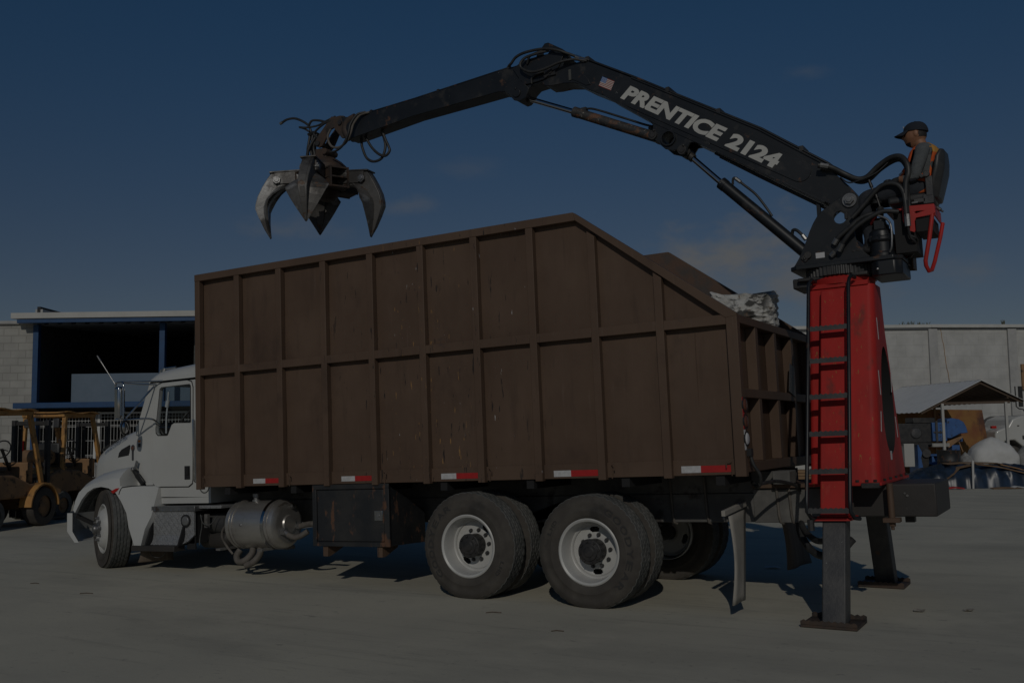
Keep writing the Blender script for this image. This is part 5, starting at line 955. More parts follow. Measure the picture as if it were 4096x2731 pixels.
for s in (-1, 1):
    Y = lambda v: 1.24 + s * v
    ar = [(q3(3.055, 1.24, 4.04), (.135, .085)), (q3(3.055, Y(.17), 4.045), .066), (q3(3.04, Y(.205), 3.98), .060), (q3(3.00, Y(.225), 3.87), .053), (q3(2.975, Y(.225), 3.80), .046)]
    if s < 0: ar += [(q3(2.90, Y(.20), 3.785), .043), (q3(2.84, Y(.17), 3.795), .036), (q3(2.79, Y(.16), 3.79), .034)]; hc = Vector(q3(2.765, Y(.155), 3.785))
    else: ar += [(q3(2.86, Y(.22), 3.785), .043), (q3(2.78, Y(.20), 3.80), .036), (q3(2.72, Y(.19), 3.81), .034)]; hc = Vector(q3(2.70, Y(.185), 3.81))
    chains.append(ar)
    hand_ch.append((hc, s))
    lg = [pel, (q3(2.99, Y(.10), 3.705), .098), (q3(2.85, Y(.11), 3.71), .092), (q3(2.68, Y(.12), 3.70), .080), (q3(2.53, Y(.12), 3.685), .068), (q3(2.505, Y(.12), 3.62), .062), (q3(2.515, Y(.12), 3.48), .060), (q3(2.525, Y(.12), 3.34), .050), (q3(2.53, Y(.12), 3.25), .046)]
    chains.append(lg)
hm = MB()
for ch_ in chains: limb(hm, ch_)
# head: profile shaped ellipsoid facing -x, turned slightly down
hx, hy_, hz = q3(2.985, 1.24, 4.235)
nu, nv = 32, 24; vs = []; fs = []
def headpt(th, ph):   # th from the top, ph around; ph = 0 faces -x
    x, y, z = math.sin(th) * math.cos(ph), math.sin(th) * math.sin(ph), math.cos(th)
    f_ = max(0, x)   # frontness
    rx = .100; X = -x * rx; Yv = y * .076; Z = z * .120
    if z < -.25: k = (-.25 - z) / .75; Yv *= 1 - .34 * k; X = X * (1 - .10 * k) - .018 * k
    fy = abs(y)
    if f_ > .5 and fy < .32:
        w_ = (1 - fy / .32)
        if -.30 < z < .12: X -= .030 * w_ ** 1.6 * max(0, math.sin((.12 - z) / .42 * math.pi)) ** .8 * (1.15 if z < -.1 else .8)   # nose
        if .10 < z < .26: X -= .007 * w_
        if -.50 < z < -.36: X -= .008 * w_      # lips
        if -.80 < z < -.60: X -= .010 * w_      # chin
    if f_ > .3 and .08 < fy < .45 and -.02 < z < .16: X += .010   # eye sockets
    return (hx + X, hy_ + Yv, hz + Z)
vs.append(headpt(0, 0))
for i in range(1, nv):
    for j in range(nu): vs.append(headpt(math.pi * i / nv, 2 * math.pi * j / nu))
vs.append(headpt(math.pi, 0)); e = len(vs) - 1
for j in range(nu):
    k = (j + 1) % nu; fs.append((0, 1 + j, 1 + k)); fs.append((e, e - nu + k, e - nu + j))
    for i in range(nv - 2): fs.append((1 + i * nu + j, 1 + (i + 1) * nu + j, 1 + (i + 1) * nu + k, 1 + i * nu + k))
hm.add(vs, fs)
for s in (-1, 1): hm.ball((hx + .012, hy_ + s * .076, hz + .002), .020, .010, .032, 12, 8)     # ears
# hands: palm and five fingers each, curled round the levers
for hc, s in hand_ch:
    hm.ball(tuple(hc), .044, .020 + .014, .028, 14, 10)
    fm = []
    for i, (ln, oz) in enumerate(((.040, .030), (.046, .012), (.043, -.006), (.034, -.022))):
        a0 = hc + Vector((-.030, s * .012, oz)); p1 = a0 + Vector((-ln * .7, -s * .006, -.006)); p2 = p1 + Vector((-ln * .28, -s * .026, -.010)); p3 = p2 + Vector((ln * .20, -s * .024, -.004))
        hm.tube([tuple(a0), tuple(p1), tuple(p2), tuple(p3)], .0095, 8, 3, r2=.0075)
    a0 = hc + Vector((.0, -s * .018, .022)); hm.tube([tuple(a0), tuple(a0 + Vector((-.025, -s * .022, .018))), tuple(a0 + Vector((-.052, -s * .022, .010)))], .011, 8, 3, r2=.009)
    # boots
for s in (-1, 1):
    yb = 1.24 + s * .12
    for cx_, rz_, rx_ in ((2.50, .045, .06), (2.43, .038, .07), (2.38, .03, .05)): hm.ball(q3(cx_, yb, 3.205 - (.045 - rz_) * .6), rx_, .046, rz_, 14, 8)
    hm.tube([q3(2.53, yb, 3.30), q3(2.525, yb, 3.21)], .052, 12)
o = hm.build('tmp', 'skin', None)
rm_ = o.modifiers.new('r', 'REMESH'); rm_.mode = 'VOXEL'; rm_.voxel_size = .0062; rm_.use_smooth_shade = True
sm_ = o.modifiers.new('s', 'SMOOTH'); sm_.factor = .5; sm_.iterations = 2
me = eval_mesh(o); me.name = 'body'; me.materials.clear()
for m in ('skin', 'shirt', 'jeans', 'glove', 'hair'): me.materials.append(M[m])
for p in me.polygons:
    c = p.center; x, y, z = c.x + bx, c.y + by, c.z + bz; p.use_smooth = True
    if z > 4.115 or (z > 4.085 and abs(y - 1.24) < .06 and x < 3.05): mi_ = 0
    elif z < 3.275: mi_ = 3
    elif x < 2.875 and abs(y - 1.24) > .085 and z > 3.755 and not (x > 2.70 and z < 3.77 and abs(y - 1.24) < .12): mi_ = 3 if x < 2.835 else 0
    elif z < 3.775: mi_ = 2
    else: mi_ = 1
    if mi_ == 0 and z > 4.10:
        if z < 4.175 and x < 2.945 and z > 4.10 and not (4.165 < z): mi_ = 4 if abs(y - 1.24) < .055 else 0     # beard
        if x > 3.01 and z > 4.20 and not (abs(abs(y - 1.24) - .08) < .012 and x < 3.02): mi_ = 4   # short hair
    p.material_index = mi_
bo_ = bpy.data.objects.new('body', me); col.objects.link(bo_); bo_.parent = P
# eyes, brows
b = MB()
for s in (-1, 1): b.ball((hx - .0855, hy_ + s * .031, hz + .008), .010, .013, .007, 10, 6); b.tube([(hx - .094, hy_ + s * .012, hz + .024), (hx - .092, hy_ + s * .032, hz + .029), (hx - .080, hy_ + s * .050, hz + .024)], .0045, 6)
b.build('eyebrows', 'hair', P, smooth=40)
# cap
b = MB(); rings = []
for i in range(9):
    th = math.pi / 2 * i / 8; r_ = math.cos(th); z = math.sin(th)
    rings.append([(hx + .006 + .110 * (r_ ** .75) * math.cos(a), hy_ + .088 * (r_ ** .75) * math.sin(a), hz + .030 + (.014 * math.cos(a) * -1 * 0) + .095 * z + .012 * math.cos(a) * (1 - z) * -1) for a in (2 * math.pi * k / 28 for k in range(28))])
b.loft(rings); cp = b.build('cap', 'cap', P, smooth=60)
b = MB(); vs = []; nn = 12; fs = []
for j in range(6):
    s = j / 5
    for i in range(nn + 1):
        a = R(-62 + 124 * i / nn); rr = .106; ex = .085 * s * math.cos(a) ** .6
        vs.append((hx + .004 - rr * math.cos(a) - ex, hy_ + .084 * math.sin(a), hz + .048 - .030 * s - .020 * math.sin(a) ** 2 * (.4 + s)))
b.add(vs, [(j * (nn + 1) + i, j * (nn + 1) + i + 1, (j + 1) * (nn + 1) + i + 1, (j + 1) * (nn + 1) + i) for j in range(5) for i in range(nn)])
bl = b.build('cap_brim', 'cap', cp, smooth=60); bl.modifiers.new('t', 'SOLIDIFY').thickness = .006
b = MB(); b.ball((hx + .006, hy_, hz + .127), .010, .010, .006, 8, 5); b.build('cap_button', 'cap', cp)
b = MB(); b.box(hx - .097, hx - .094, hy_ - .03, hy_ + .01, hz + .075, hz + .095); b.build('cap_patch', 'stickwhite', cp)
# vest: shell around the torso with arm holes
b = MB(); vs = []; fs = []; na = 40
lev = [(3.655, 3.01, .182, .165), (3.70, 3.00, .180, .167), (3.76, 2.985, .176, .178), (3.83, 2.98, .172, .180), (3.90, 3.0, .176, .166), (3.96, 3.028, .180, .148), (4.01, 3.045, .190, .148), (4.06, 3.050, .178, .132), (4.098, 3.050, .130, .105), (4.125, 3.046, .085, .078)]
for z, x, ry, rx in lev:
    for k in range(na):
        a = 2 * math.pi * k / na; vs.append(q3(x + rx * math.cos(a) * (abs(math.cos(a)) ** -.15 if abs(math.cos(a)) > .01 else 1), 1.24 + ry * math.sin(a), z + .006 * math.sin(5 * a)))
for i in range(len(lev) - 1):
    for k in range(na):
        a = 2 * math.pi * (k + .5) / na
        if 3 <= i <= 6 and abs(math.sin(a)) > .84: continue
        if i == 8 and (math.cos(a) < -.5): continue
        q = (k + 1) % na; fs.append((i * na + k, i * na + q, (i + 1) * na + q, (i + 1) * na + k))
b.add(vs, fs); ve = b.build('safety_vest', ['vest', 'vestyellow'], P, smooth=60); ve.modifiers.new('t', 'SOLIDIFY').thickness = .008
for p in ve.data.polygons:
    if p.center.z + bz > 4.0 and p.center.x + bx > 3.02: p.material_index = 1
b = MB(); b.capl = False; rings = []
for z in (3.845, 3.88): rings.append([q3(2.99 + .178 * math.cos(a), 1.24 + .180 * math.sin(a), z) for a in (2 * math.pi * k / na for k in range(na)) if abs(math.sin(a)) < .8 and math.cos(a) < 0])
b.loft(rings, cap=False, closed=False); st = b.build('reflective_band', 'reflwhite', ve); st.modifiers.new('t', 'SOLIDIFY').thickness = .004

# ================================================================ BULK BAG IN THE DUMP BODY
BB = (.99, 2.20, 1.305)
bag = truck_thing('bulk_bag', 'crumpled white woven sack stained black, poking above the brown dump body beside the mast', 'sack', BB)
rr_ = random.Random(3); b = MB(); rings = []; nb = 150; levels = 130; H = 1.80
from mathutils import noise as mnoise
for j in range(levels + 1):
    s = j / levels; z = H * s; ring = []
    for k in range(nb):
        a = 2 * math.pi * k / nb; c_, s_ = math.cos(a), math.sin(a)
        ex = (abs(c_) ** 4 + abs(s_) ** 4) ** -.25
        w1, w2 = .36, .25
        if s > .78: t_ = (s - .78) / .22; f2 = 1 - .55 * t_ ** 2; f1 = 1 + .06 * t_ ** 2
        else: f1 = f2 = 1 + .04 * math.sin(s * 9)
        x, y = w1 * f1 * c_ * ex, w2 * f2 * s_ * ex
        nz = mnoise.noise(Vector((x * 4, y * 4, z * 4))) * .035 + (.5 - abs(mnoise.noise(Vector((x * 4 + 3, y * 4, z * 13 + 2 * x))))) * .06 + (.5 - abs(mnoise.noise(Vector((x * 11 + 5, y * 11, z * 26 - 4 * x))))) * .035 + mnoise.noise(Vector((x * 30, y * 30, z * 40))) * .012 - .045
        zt = z + (.03 * mnoise.noise(Vector((x * 7, y * 6, 3))) + .02 * mnoise.noise(Vector((x * 19, y * 15, 3))) + (.035 * (abs(x) / .36) ** 4) - .01) * max(0, (s - .8) / .2)
        ring.append((x + c_ * nz, y + s_ * nz, zt - (.10 * (x + .36) * (s > .8) * (s - .8) / .2)))
    rings.append(ring)
b.loft(rings)
M['sack'] = pmat('white_woven_sack', (.52, .52, .50), (.42, .415, .395), 7, rough=.9, bump=.4, bscale=30, layers=(dict(c=(.035, .033, .03), scale=6, an=(1, 1, 1.2), lo=.47, hi=.56, amt=.92, box=((0, .10, .28),)), dict(c=(.16, .11, .08), scale=14, lo=.62, hi=.68, amt=.8), dict(c=(.02, .02, .02), scale=14, lo=.70, hi=.73, amt=.8)))
b.build('sack_cloth', 'sack', bag, smooth=50)
# ================================================================ BACKGROUND
YAW = R(29.4257)
def bgp(bx_, by_): return (CAMP.x + bx_ * math.cos(YAW) - by_ * math.sin(YAW), CAMP.y + bx_ * math.sin(YAW) + by_ * math.cos(YAW), 0)
def bgthing(name, label, cat, bx_, by_, group=None, rot=0): return thing(name, label, cat, bgp(bx_, by_), (0, 0, YAW + rot), group)
M['block'] = pmat('grey_concrete_block', (.36, .355, .335), (.29, .285, .27), 3, rough=.95, bump=.3, bscale=20)
def block_mat(name, c1, c2, mort, sx, sz, contrast=.02):
    m = bpy.data.materials.new(name); m.use_nodes = True; t = m.node_tree; L = t.links; bs = t.nodes['Principled BSDF']; bs.inputs['Roughness'].default_value = .95
    tcn = N(t, 'ShaderNodeTexCoord'); mp = N(t, 'ShaderNodeMapping'); mp.inputs['Rotation'].default_value = (R(90), 0, 0); L.new(tcn.outputs['Object'], mp.inputs['Vector'])
    sw_ = N(t, 'ShaderNodeSeparateXYZ'); L.new(tcn.outputs['Object'], sw_.inputs[0]); cb = N(t, 'ShaderNodeCombineXYZ'); L.new(sw_.outputs[0], cb.inputs[0]); L.new(sw_.outputs[2], cb.inputs[1])
    br_ = N(t, 'ShaderNodeTexBrick'); br_.inputs['Scale'].default_value = 1; br_.inputs['Brick Width'].default_value = sx; br_.inputs['Row Height'].default_value = sz; br_.inputs['Mortar Size'].default_value = .012
    br_.inputs['Color1'].default_value = (*c1, 1); br_.inputs['Color2'].default_value = (*c2, 1); br_.inputs['Mortar'].default_value = (*mort, 1); L.new(cb.outputs[0], br_.inputs['Vector'])
    ns = N(t, 'ShaderNodeTexNoise'); ns.inputs['Scale'].default_value = 2.2; ns.inputs['Detail'].default_value = 8; L.new(tcn.outputs['Object'], ns.inputs['Vector'])
    mr = N(t, 'ShaderNodeMapRange'); mr.inputs['From Min'].default_value = .3; mr.inputs['From Max'].default_value = .75; mr.inputs['To Min'].default_value = 1.06; mr.inputs['To Max'].default_value = .80; L.new(ns.outputs['Fac'], mr.inputs['Value'])
    mx = N(t, 'ShaderNodeVectorMath', operation='SCALE'); L.new(br_.outputs['Color'], mx.inputs[0]); L.new(mr.outputs[0], mx.inputs['Scale']); L.new(mx.outputs[0], bs.inputs['Base Color'])
    bn = N(t, 'ShaderNodeBump'); bn.inputs['Strength'].default_value = .3; bn.inputs['Distance'].default_value = .01; bn.invert = True; L.new(br_.outputs['Fac'], bn.inputs['Height']); L.new(bn.outputs[0], bs.inputs['Normal']); return m
M['block'] = block_mat('grey_concrete_block_wall', (.38, .375, .35), (.33, .325, .305), (.28, .275, .255), .40, .20)
M['whiteblock'] = block_mat('whitewashed_block_wall', (.49, .49, .475), (.475, .475, .46), (.435, .435, .42), .62, .42)
M["limewash"] = pmat("whitewash", (.54, .54, .52), (.46, .46, .44), 2, rough=.9)
M['greycol'] = pmat('grey_stained_render', (.42, .42, .41), (.34, .34, .335), 2, rough=.9)
M['bluepaint'] = pmat('blue_beam_paint', (.006, .055, .16), (.005, .045, .13), 5, rough=.5)
M['whitesheet'] = pmat('white_sheet_fascia', (.47, .465, .44), (.42, .415, .39), 2, rough=.5)
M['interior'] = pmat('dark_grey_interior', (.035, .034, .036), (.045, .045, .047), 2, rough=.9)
M['ceilingsheet'] = pmat('dull_corrugated_ceiling', (.22, .23, .25), rough=.7)
M['panelblue'] = pmat('blue_grey_partition', (.135, .185, .25), (.12, .17, .23), 4, rough=.7)
M['mesh'] = pmat('white_painted_wire', (.55, .55, .54), rough=.5)
M['oldyellow'] = pmat('faded_forklift_yellow', (.50, .27, .085), (.42, .21, .065), 4, rough=.6, layers=(dict(c=(.06, .04, .028), scale=4, lo=.52, hi=.66, amt=.8), dict(c=(.14, .075, .035), scale=9, lo=.6, hi=.7)))
M['oldbrown'] = pmat('dirty_brown_forklift_panel', (.30, .17, .08), (.20, .12, .065), 3, rough=.7, layers=(dict(c=(.03, .025, .022), scale=5, lo=.56, hi=.68),))
# ---- left building
LBX, LBY = -13.0, 27.0
WB = bgthing('warehouse', 'two storey grey block building with white roof edge, blue beams and open dark upper floor', 'building', LBX, LBY)
b = MB(); b.box(-9, .18, -.02, .2, 0, 4.70); b.build('block_wall', 'block', WB)
b = MB(); b.box(-9, .3, -.1, .3, 4.70, 4.76); b.box(-.8, .3, -.12, -.09, 4.72, 4.79); b.build('wall_cap', 'greycol', WB)
b = MB(); b.px([(-.5, 4.80), (-.5, 4.955), (9.5, 5.45), (9.5, 5.3)], -.2, 15); b.build('roof', 'whitesheet', WB, bevel=.01)
b = MB(); b.box(-.05, 15, -.46, -.34, 4.69, 4.785); b.build('roof_beam', 'bluepaint', WB)
b = MB(); b.box(.2, .34, -.06, .1, 0, 4.69); b.build('column', 'bluepaint', WB)
b = MB(); b.box(3.58, 3.72, -.06, .1, 2.6, 4.69); b.build('column', 'bluepaint', WB)
b = MB(); b.box(-.1, 15, -.45, -.25, 2.44, 2.585); b.build('floor_beam', 'bluepaint', WB, bevel=.01)
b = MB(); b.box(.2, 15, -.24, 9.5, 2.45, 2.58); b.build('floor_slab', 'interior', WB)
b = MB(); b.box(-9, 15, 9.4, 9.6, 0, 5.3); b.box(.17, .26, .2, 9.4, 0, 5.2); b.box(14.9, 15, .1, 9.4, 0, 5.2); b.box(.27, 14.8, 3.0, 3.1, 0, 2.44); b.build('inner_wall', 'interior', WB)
b = MB(); vs = []; fs = []; nx = 160
for i in range(nx + 1):
    x = .2 + 14.6 * i / nx; dz = .05 * (1 if (i // 2) % 2 else -1)
    vs += [(x, -.2, 4.72 + dz), (x, 9.4, 5.20 + dz)]
b.add(vs, [(2 * i, 2 * i + 1, 2 * i + 3, 2 * i + 2) for i in range(nx)]); b.build('corrugated_ceiling', 'ceilingsheet', WB)
b = MB(); b.box(.84, 14.8, .90, .98, 2.581, 3.41); b.build('partition_panel', 'panelblue', WB)
b = MB(); b.box(4.3, 4.34, .6, .64, 2.6, 4.8); b.build('cable', 'tread', WB)
b = MB(); b.box(.12, .32, .2, 3.2, 4.87, 5.13); b.build('parapet_block', 'greycol', WB)
# lower gate of white wire mesh
GT = bgthing('mesh_gate', 'white wire mesh gate panels under the blue beam behind the forklifts', 'gate', LBX, LBY + .15)
b = MB()
for x in (.18, 1.02, 1.80, 1.90, 3.5, 5.2): b.box(x, x + .07, -.03, .03, 0, 2.34)
for z in (.03, 2.28): b.box(.18, 5.27, -.025, .025, z, z + .05)
b.build('gate_frame', 'mesh', GT)
b = MB()
for i in range(58): x = .27 + i * .086; b.box(x, x + .008, -.004, .004, .05, 2.3)
for z in (.3, .34, .75, 1.15, 1.19, 1.57, 1.94, 1.98, 2.1, 2.2): b.box(.25, 5.2, -.008, -.0045, z, z + .009)
b.build('wire_mesh', 'mesh', GT)
b = MB(); b.box(1.3, 2.0, .0, .03, 1.17, 1.21); b.build('gate_bolt', 'dark', GT)
# ---- forklifts
def forklift(loc, rot, label):
    F = bgthing('forklift', label, 'forklift', loc[0], loc[1], 'old forklifts parked by the building', rot)
    # local: +x is forward (mast), origin on the ground at the middle
    b = MB(); b.py([(-1.15, .42), (-1.05, .30), (-.55, .26), (-.50, .55), (.75, .55), (.75, .28), (.95, .28), (1.0, .70), (.80, .78), (.35, .80), (-.15, .98), (-.75, 1.02), (-1.08, .92)], -.52, .52); bd_ = b.build('chassis', 'oldbrown', F, bevel=.05, seg=3)
    b = MB(); b.hexa([(-1.19, -.50, .45), (-1.19, .50, .45), (-1.13, .48, .93), (-1.13, -.48, .93)], [(-.72, -.54, .42), (-.72, .54, .42), (-.72, .54, 1.0), (-.72, -.54, 1.0)]); cw_ = b.build('counterweight', 'oldbrown', F, bevel=.06, seg=3)
    b = MB(); b.box(-1.185, -1.165, -.24, .24, .62, .86); b.build('radiator_grille', 'dark', cw_)
    b = MB(); b.box(-1.20, -1.16, .26, .44, .66, .90); b.box(-1.20, -1.16, -.44, -.26, .66, .90); b.build('engine_lamp_block', 'tread', cw_, bevel=.02)
    b = MB(); b.hexa([(-1.11, -.49, .93), (-1.11, .49, .93), (-.55, .5, 1.02), (-.55, -.5, 1.02)], [(-1.06, -.44, .99), (-1.06, .44, .99), (-.45, .45, 1.06), (-.45, -.45, 1.06)]); b.build('engine_cover', 'oldyellow', F, bevel=.03)
    for s in (-1, 1):
        b = MB(); b.beam((-.66, s * .47, .98), (-.60, s * .46, 2.12), .08, .08); b.build('rear_post', 'oldyellow', F, bevel=.01)
        b = MB(); b.beam((.72, s * .46, .78), (.34, s * .45, 2.10), .07, .10); b.build('front_post', 'oldyellow', F, bevel=.01)
    b = MB(); b.box(-.68, .40, -.50, -.42, 2.08, 2.16); b.box(-.68, .40, .42, .50, 2.08, 2.16); b.box(-.68, -.60, -.42, .42, 2.08, 2.15); b.box(.32, .40, -.42, .42, 2.08, 2.15); b.build('guard_frame', 'oldyellow', F, bevel=.015)
    b = MB(); vs = [(x, y, 2.175 + .02 * math.sin(x * 8) + .01 * math.sin(y * 9)) for y in (-.55, -.3, 0, .3, .55) for x in [-.74 + i * .12 for i in range(11)]]; b.add(vs, [(j * 11 + i, j * 11 + i + 1, (j + 1) * 11 + i + 1, (j + 1) * 11 + i) for j in range(4) for i in range(10)]); rf = b.build('guard_roof', 'oldyellow', F, smooth=60); rf.modifiers.new('t', 'SOLIDIFY').thickness = .02
    b = MB(); b.box(-.66, -.58, -.36, -.22, 1.86, 2.06); b.build('work_lamp', 'darksteel', F, bevel=.02); b = MB(); b.box(-.72, -.68, .25, .42, 1.86, 2.05); b.build('work_lamp', 'darksteel', F, bevel=.02)
    b = MB(); b.cyl((-.70, .47, 1.36), (-.70, .47, 1.60), .05, n=14); b.build('tail_lamp', 'redlens', F, smooth=40)
    b = MB(); b.box(-.42, .02, -.26, .26, 1.03, 1.13); b.box(-.48, -.38, -.25, .25, 1.10, 1.55); b.build('driver_seat', 'seat', F, bevel=.03)
    b = MB(); b.lathe([(.001, -.36), (.12, -.34), (.155, -.28), (.155, .28), (.12, .34), (.001, .36)], (-.82, 0, 1.26), 'y', 20); b.build('gas_bottle', 'oldbrown', F, smooth=40)
    b = MB(); b.tube([(.18 + .06 * math.sin(a), .18 * math.cos(a), 1.45 + .16 * math.sin(a)) for a in [2 * math.pi * k / 18 for k in range(19)]], .014, 6); b.cyl((.18, 0, 1.45), (.42, 0, 1.05), .03, n=8); b.tube([(.12, -.17, 1.42), (.18, 0, 1.45), (.12, .17, 1.42)], .012, 6); b.build('steering_wheel', 'plastic', F, smooth=50)
    b = MB(); b.box(.42, .52, -.42, .42, .80, 1.20); b.build('dash_panel', 'oldbrown', F, bevel=.02)
    b = MB()
    for s in (-1, 1): b.box(.98, 1.08, s * .36 - .04, s * .36 + .04, .12, 2.0); b.box(1.09, 1.16, s * .30 - .03, s * .30 + .03, .10, 1.95)
    for z in (.35, 1.1, 1.9): b.box(1.0, 1.07, -.32, .32, z, z + .08)
    b.build('mast', 'greasy', F, bevel=.008)
    b = MB()
    for y in (-.28, .18): b.box(1.17, 2.1, y, y + .10, .06, .10); b.box(1.17, 1.21, y, y + .10, .06, .60)
    b.build('fork', 'darksteel', F)
    def fw(x, y, r_, w_):
        b = MB(); pr_ = [(r_ * .55, -w_ / 2), (r_ * .93, -w_ / 2), (r_, -w_ / 2 + .03), (r_, w_ / 2 - .03), (r_ * .93, w_ / 2), (r_ * .55, w_ / 2)]; b.lathe(pr_, (x, y, r_ - .008), 'y', 40, jit=lambda i, k: .016 if i in (2, 3) and k % 4 < 1 else 0); ty = b.build('wheel', 'tread' if x < 0 else 'tyre', F, smooth=40)
        b = MB(); b.lathe([(r_ * .56, -w_ * .35), (r_ * .3, -w_ * .3), (.06, -w_ * .42), (.001, -w_ * .42)] if y < 0 else [(r_ * .56, w_ * .35), (r_ * .3, w_ * .3), (.06, w_ * .42), (.001, w_ * .42)], (x, y, r_ - .008), 'y', 24); b.build('rim', 'oldbrown', ty, smooth=40)
    for s in (-1, 1): fw(.62, s * .50, .37, .24); fw(-.70, s * .46, .29, .19)
    b = MB(); rings = [[(x, y, z) for x, z in [(.62 + .44 * math.cos(R(a)), .37 + .44 * math.sin(R(a))) for a in range(0, 181, 15)] + [(.62 + .40 * math.cos(R(a)), .37 + .40 * math.sin(R(a))) for a in range(180, -1, -15)]] for y in (-.64, -.38)]; b.loft(rings); b.loft([[(x, -y, z) for x, y, z in r_] for r_ in rings]); b.build('mudguard', 'oldyellow', F, bevel=.008)
    b = MB(); b.tube([(-.62, -.40, 1.0), (-.66, -.43, 1.5), (-.72, -.42, 1.62)], .03, 8); b.build('exhaust_pipe', 'rust' if 'rust' in M else 'ruststeel', F, smooth=50)
    return F
fa = forklift((-9.62, 18.9), R(80), 'dirty yellow forklift cut by the left edge of the photo, lettered on its flank')
fb = forklift((-9.60, 21.7), R(78), 'old yellow forklift with ragged roof and dark radiator opening behind the truck hood')
place_text('HYSTER 60', (-1.02, -.548, .50), (1, 0, 0), (0, 0, 1), .38, .075, 'plastic', fa, shear=.2, bold=.02, name='flank_lettering')
place_text('CAP MAX 5 TONS', (-.645, -.522, 1.02), (.03, 0, 1), (-1, 0, .03), .50, .04, 'plastic', fb, bold=.01, name='post_lettering')
# ---- right wall
RW = bgthing('boundary_wall', 'high whitewashed block wall with pillars behind the yard on the right', 'wall', 15.35, 37.0)
def seg_wall(x0, x1, y0, y1, z1):
    b = MB(); b.hexa([(x0, y0, 0), (x1, y1, 0), (x1, y1 + .2, 0), (x0, y0 + .2, 0)], [(x0, y0, z1[0]), (x1, y1, z1[1]), (x1, y1 + .2, z1[1]), (x0, y0 + .2, z1[0])]); return b
seg_wall(-14, 0, 0, 0, (5.22, 5.22)).build('wall_panel', 'whiteblock', RW); seg_wall(0, 14, 0, 1.8, (5.22, 5.22)).build('wall_panel', 'whiteblock', RW)
b = MB(); b.hexa([(-14, -.16, 5.25), (0, -.16, 5.25), (0, .3, 5.25), (-14, .3, 5.25)], [(-14, -.16, 5.37), (0, -.16, 5.37), (0, .3, 5.37), (-14, .3, 5.37)]); b.hexa([(0.001, -.16, 5.25), (14, 1.64, 5.25), (14, 2.1, 5.25), (0.001, .3, 5.25)], [(0.001, -.16, 5.37), (14, 1.64, 5.37), (14, 2.1, 5.37), (0.001, .3, 5.37)]); b.build('coping', 'limewash', RW, bevel=.01)
b = MB(); b.hexa([(-14, -.10, 5.21), (0, -.10, 5.21), (0, .1, 5.21), (-14, .1, 5.21)], [(-14, -.10, 5.248), (0, -.10, 5.248), (0, .1, 5.248), (-14, .1, 5.248)]); b.build('coping_gap', 'ceilingsheet', RW)
for x, y in ((-.10, 0), (2.98, .38), (-4.2, 0), (-8, 0), (6.5, .83)):
    b = MB(); b.box(x, x + .32, y - .10, y + .1, 0, 5.205); b.build('pillar', 'greycol', RW, bevel=.01)
b = MB(); rs = random.Random(4); pts = [(.40 + rs.uniform(-.015, .015) + k * .012, .05 - .011, 5.28 - k * .11) for k in range(22)]; b.tube(pts, .008, 5); b.build('rust_stained_wire', 'oldyellow', RW)
wf = MB(); wf.box(3.45, 3.55, .36, .50, 2.95, 3.90); wf.box(4.5, 4.6, .44, .60, 2.95, 3.90); wf.box(3.551, 4.499, .38, .54, 3.80, 3.90); wf.box(3.551, 4.499, .38, .54, 2.95, 3.05); wf = wf.build('window_frame', 'oldbrown', RW)
b = MB(); b.box(3.55, 4.5, .43, .44, 3.05, 3.80); b.build('window_pane', 'interior', wf)
M['weed'] = pmat('dry_weed', (.12, .11, .06), (.09, .10, .05), 20, rough=.9)
for i, (bx_, by_, hh, sp, lb) in enumerate(((14.55, 37.1, .17, .28, 'dry weed tuft on top of the white wall near its bend'), (15.15, 37.1, .12, .22, 'small weed sprig on the wall coping beside the bend pillar'), (18.28, 37.5, .20, .06, 'spiky weed above the second wall pillar'))):
    wd = bgthing('weed', lb, 'weed', bx_, by_); wd.location.z = 5.37; b = MB(); rs = random.Random(i)
    for k in range(34):
        x, y = rs.uniform(-sp, sp), rs.uniform(-.06, .06); h_ = hh * rs.uniform(.2, 1); dx = rs.uniform(-.06, .06); b.tube([(x, y, 0), (x + dx * .4, y, h_ * .6), (x + dx, y, h_)], .005, 4, 0)
        for m_ in range(2): s_ = rs.uniform(.4, 1); b.ball((x + dx * s_, y, h_ * s_), .007, .007, .014, 5, 3)
    b.build('stems', 'weed', wd)
# ---- tin shelter
SH = bgthing('tin_shelter', 'open shelter with white corrugated gable roof on thin pale posts', 'shelter', 12.65, 29.0)
M['tin'] = pmat('bright_corrugated_tin', (.74, .74, .72), (.68, .68, .66), 3, rough=.45, metal=.1)
M['tinunder'] = pmat('brown_roof_underside', (.10, .07, .05), rough=.9)  # brown, rusty underside of the tin roof, rafters included
def corrug(p00, p10, p01, p11, n_, amp):   # ridges run from p0* to p1*
    b = MB(); vs = []; p00, p10, p01, p11 = map(Vector, (p00, p10, p01, p11))
    for i in range(n_ + 1):
        s = i / n_; off_ = Vector((0, 0, amp * (1 if i % 4 in (1, 2) else -1)))
        vs += [tuple(p00.lerp(p01, s) + off_), tuple(p10.lerp(p11, s) + off_)]
    b.add(vs, [(2 * i, 2 * i + 1, 2 * i + 3, 2 * i + 2) for i in range(n_)]); return b
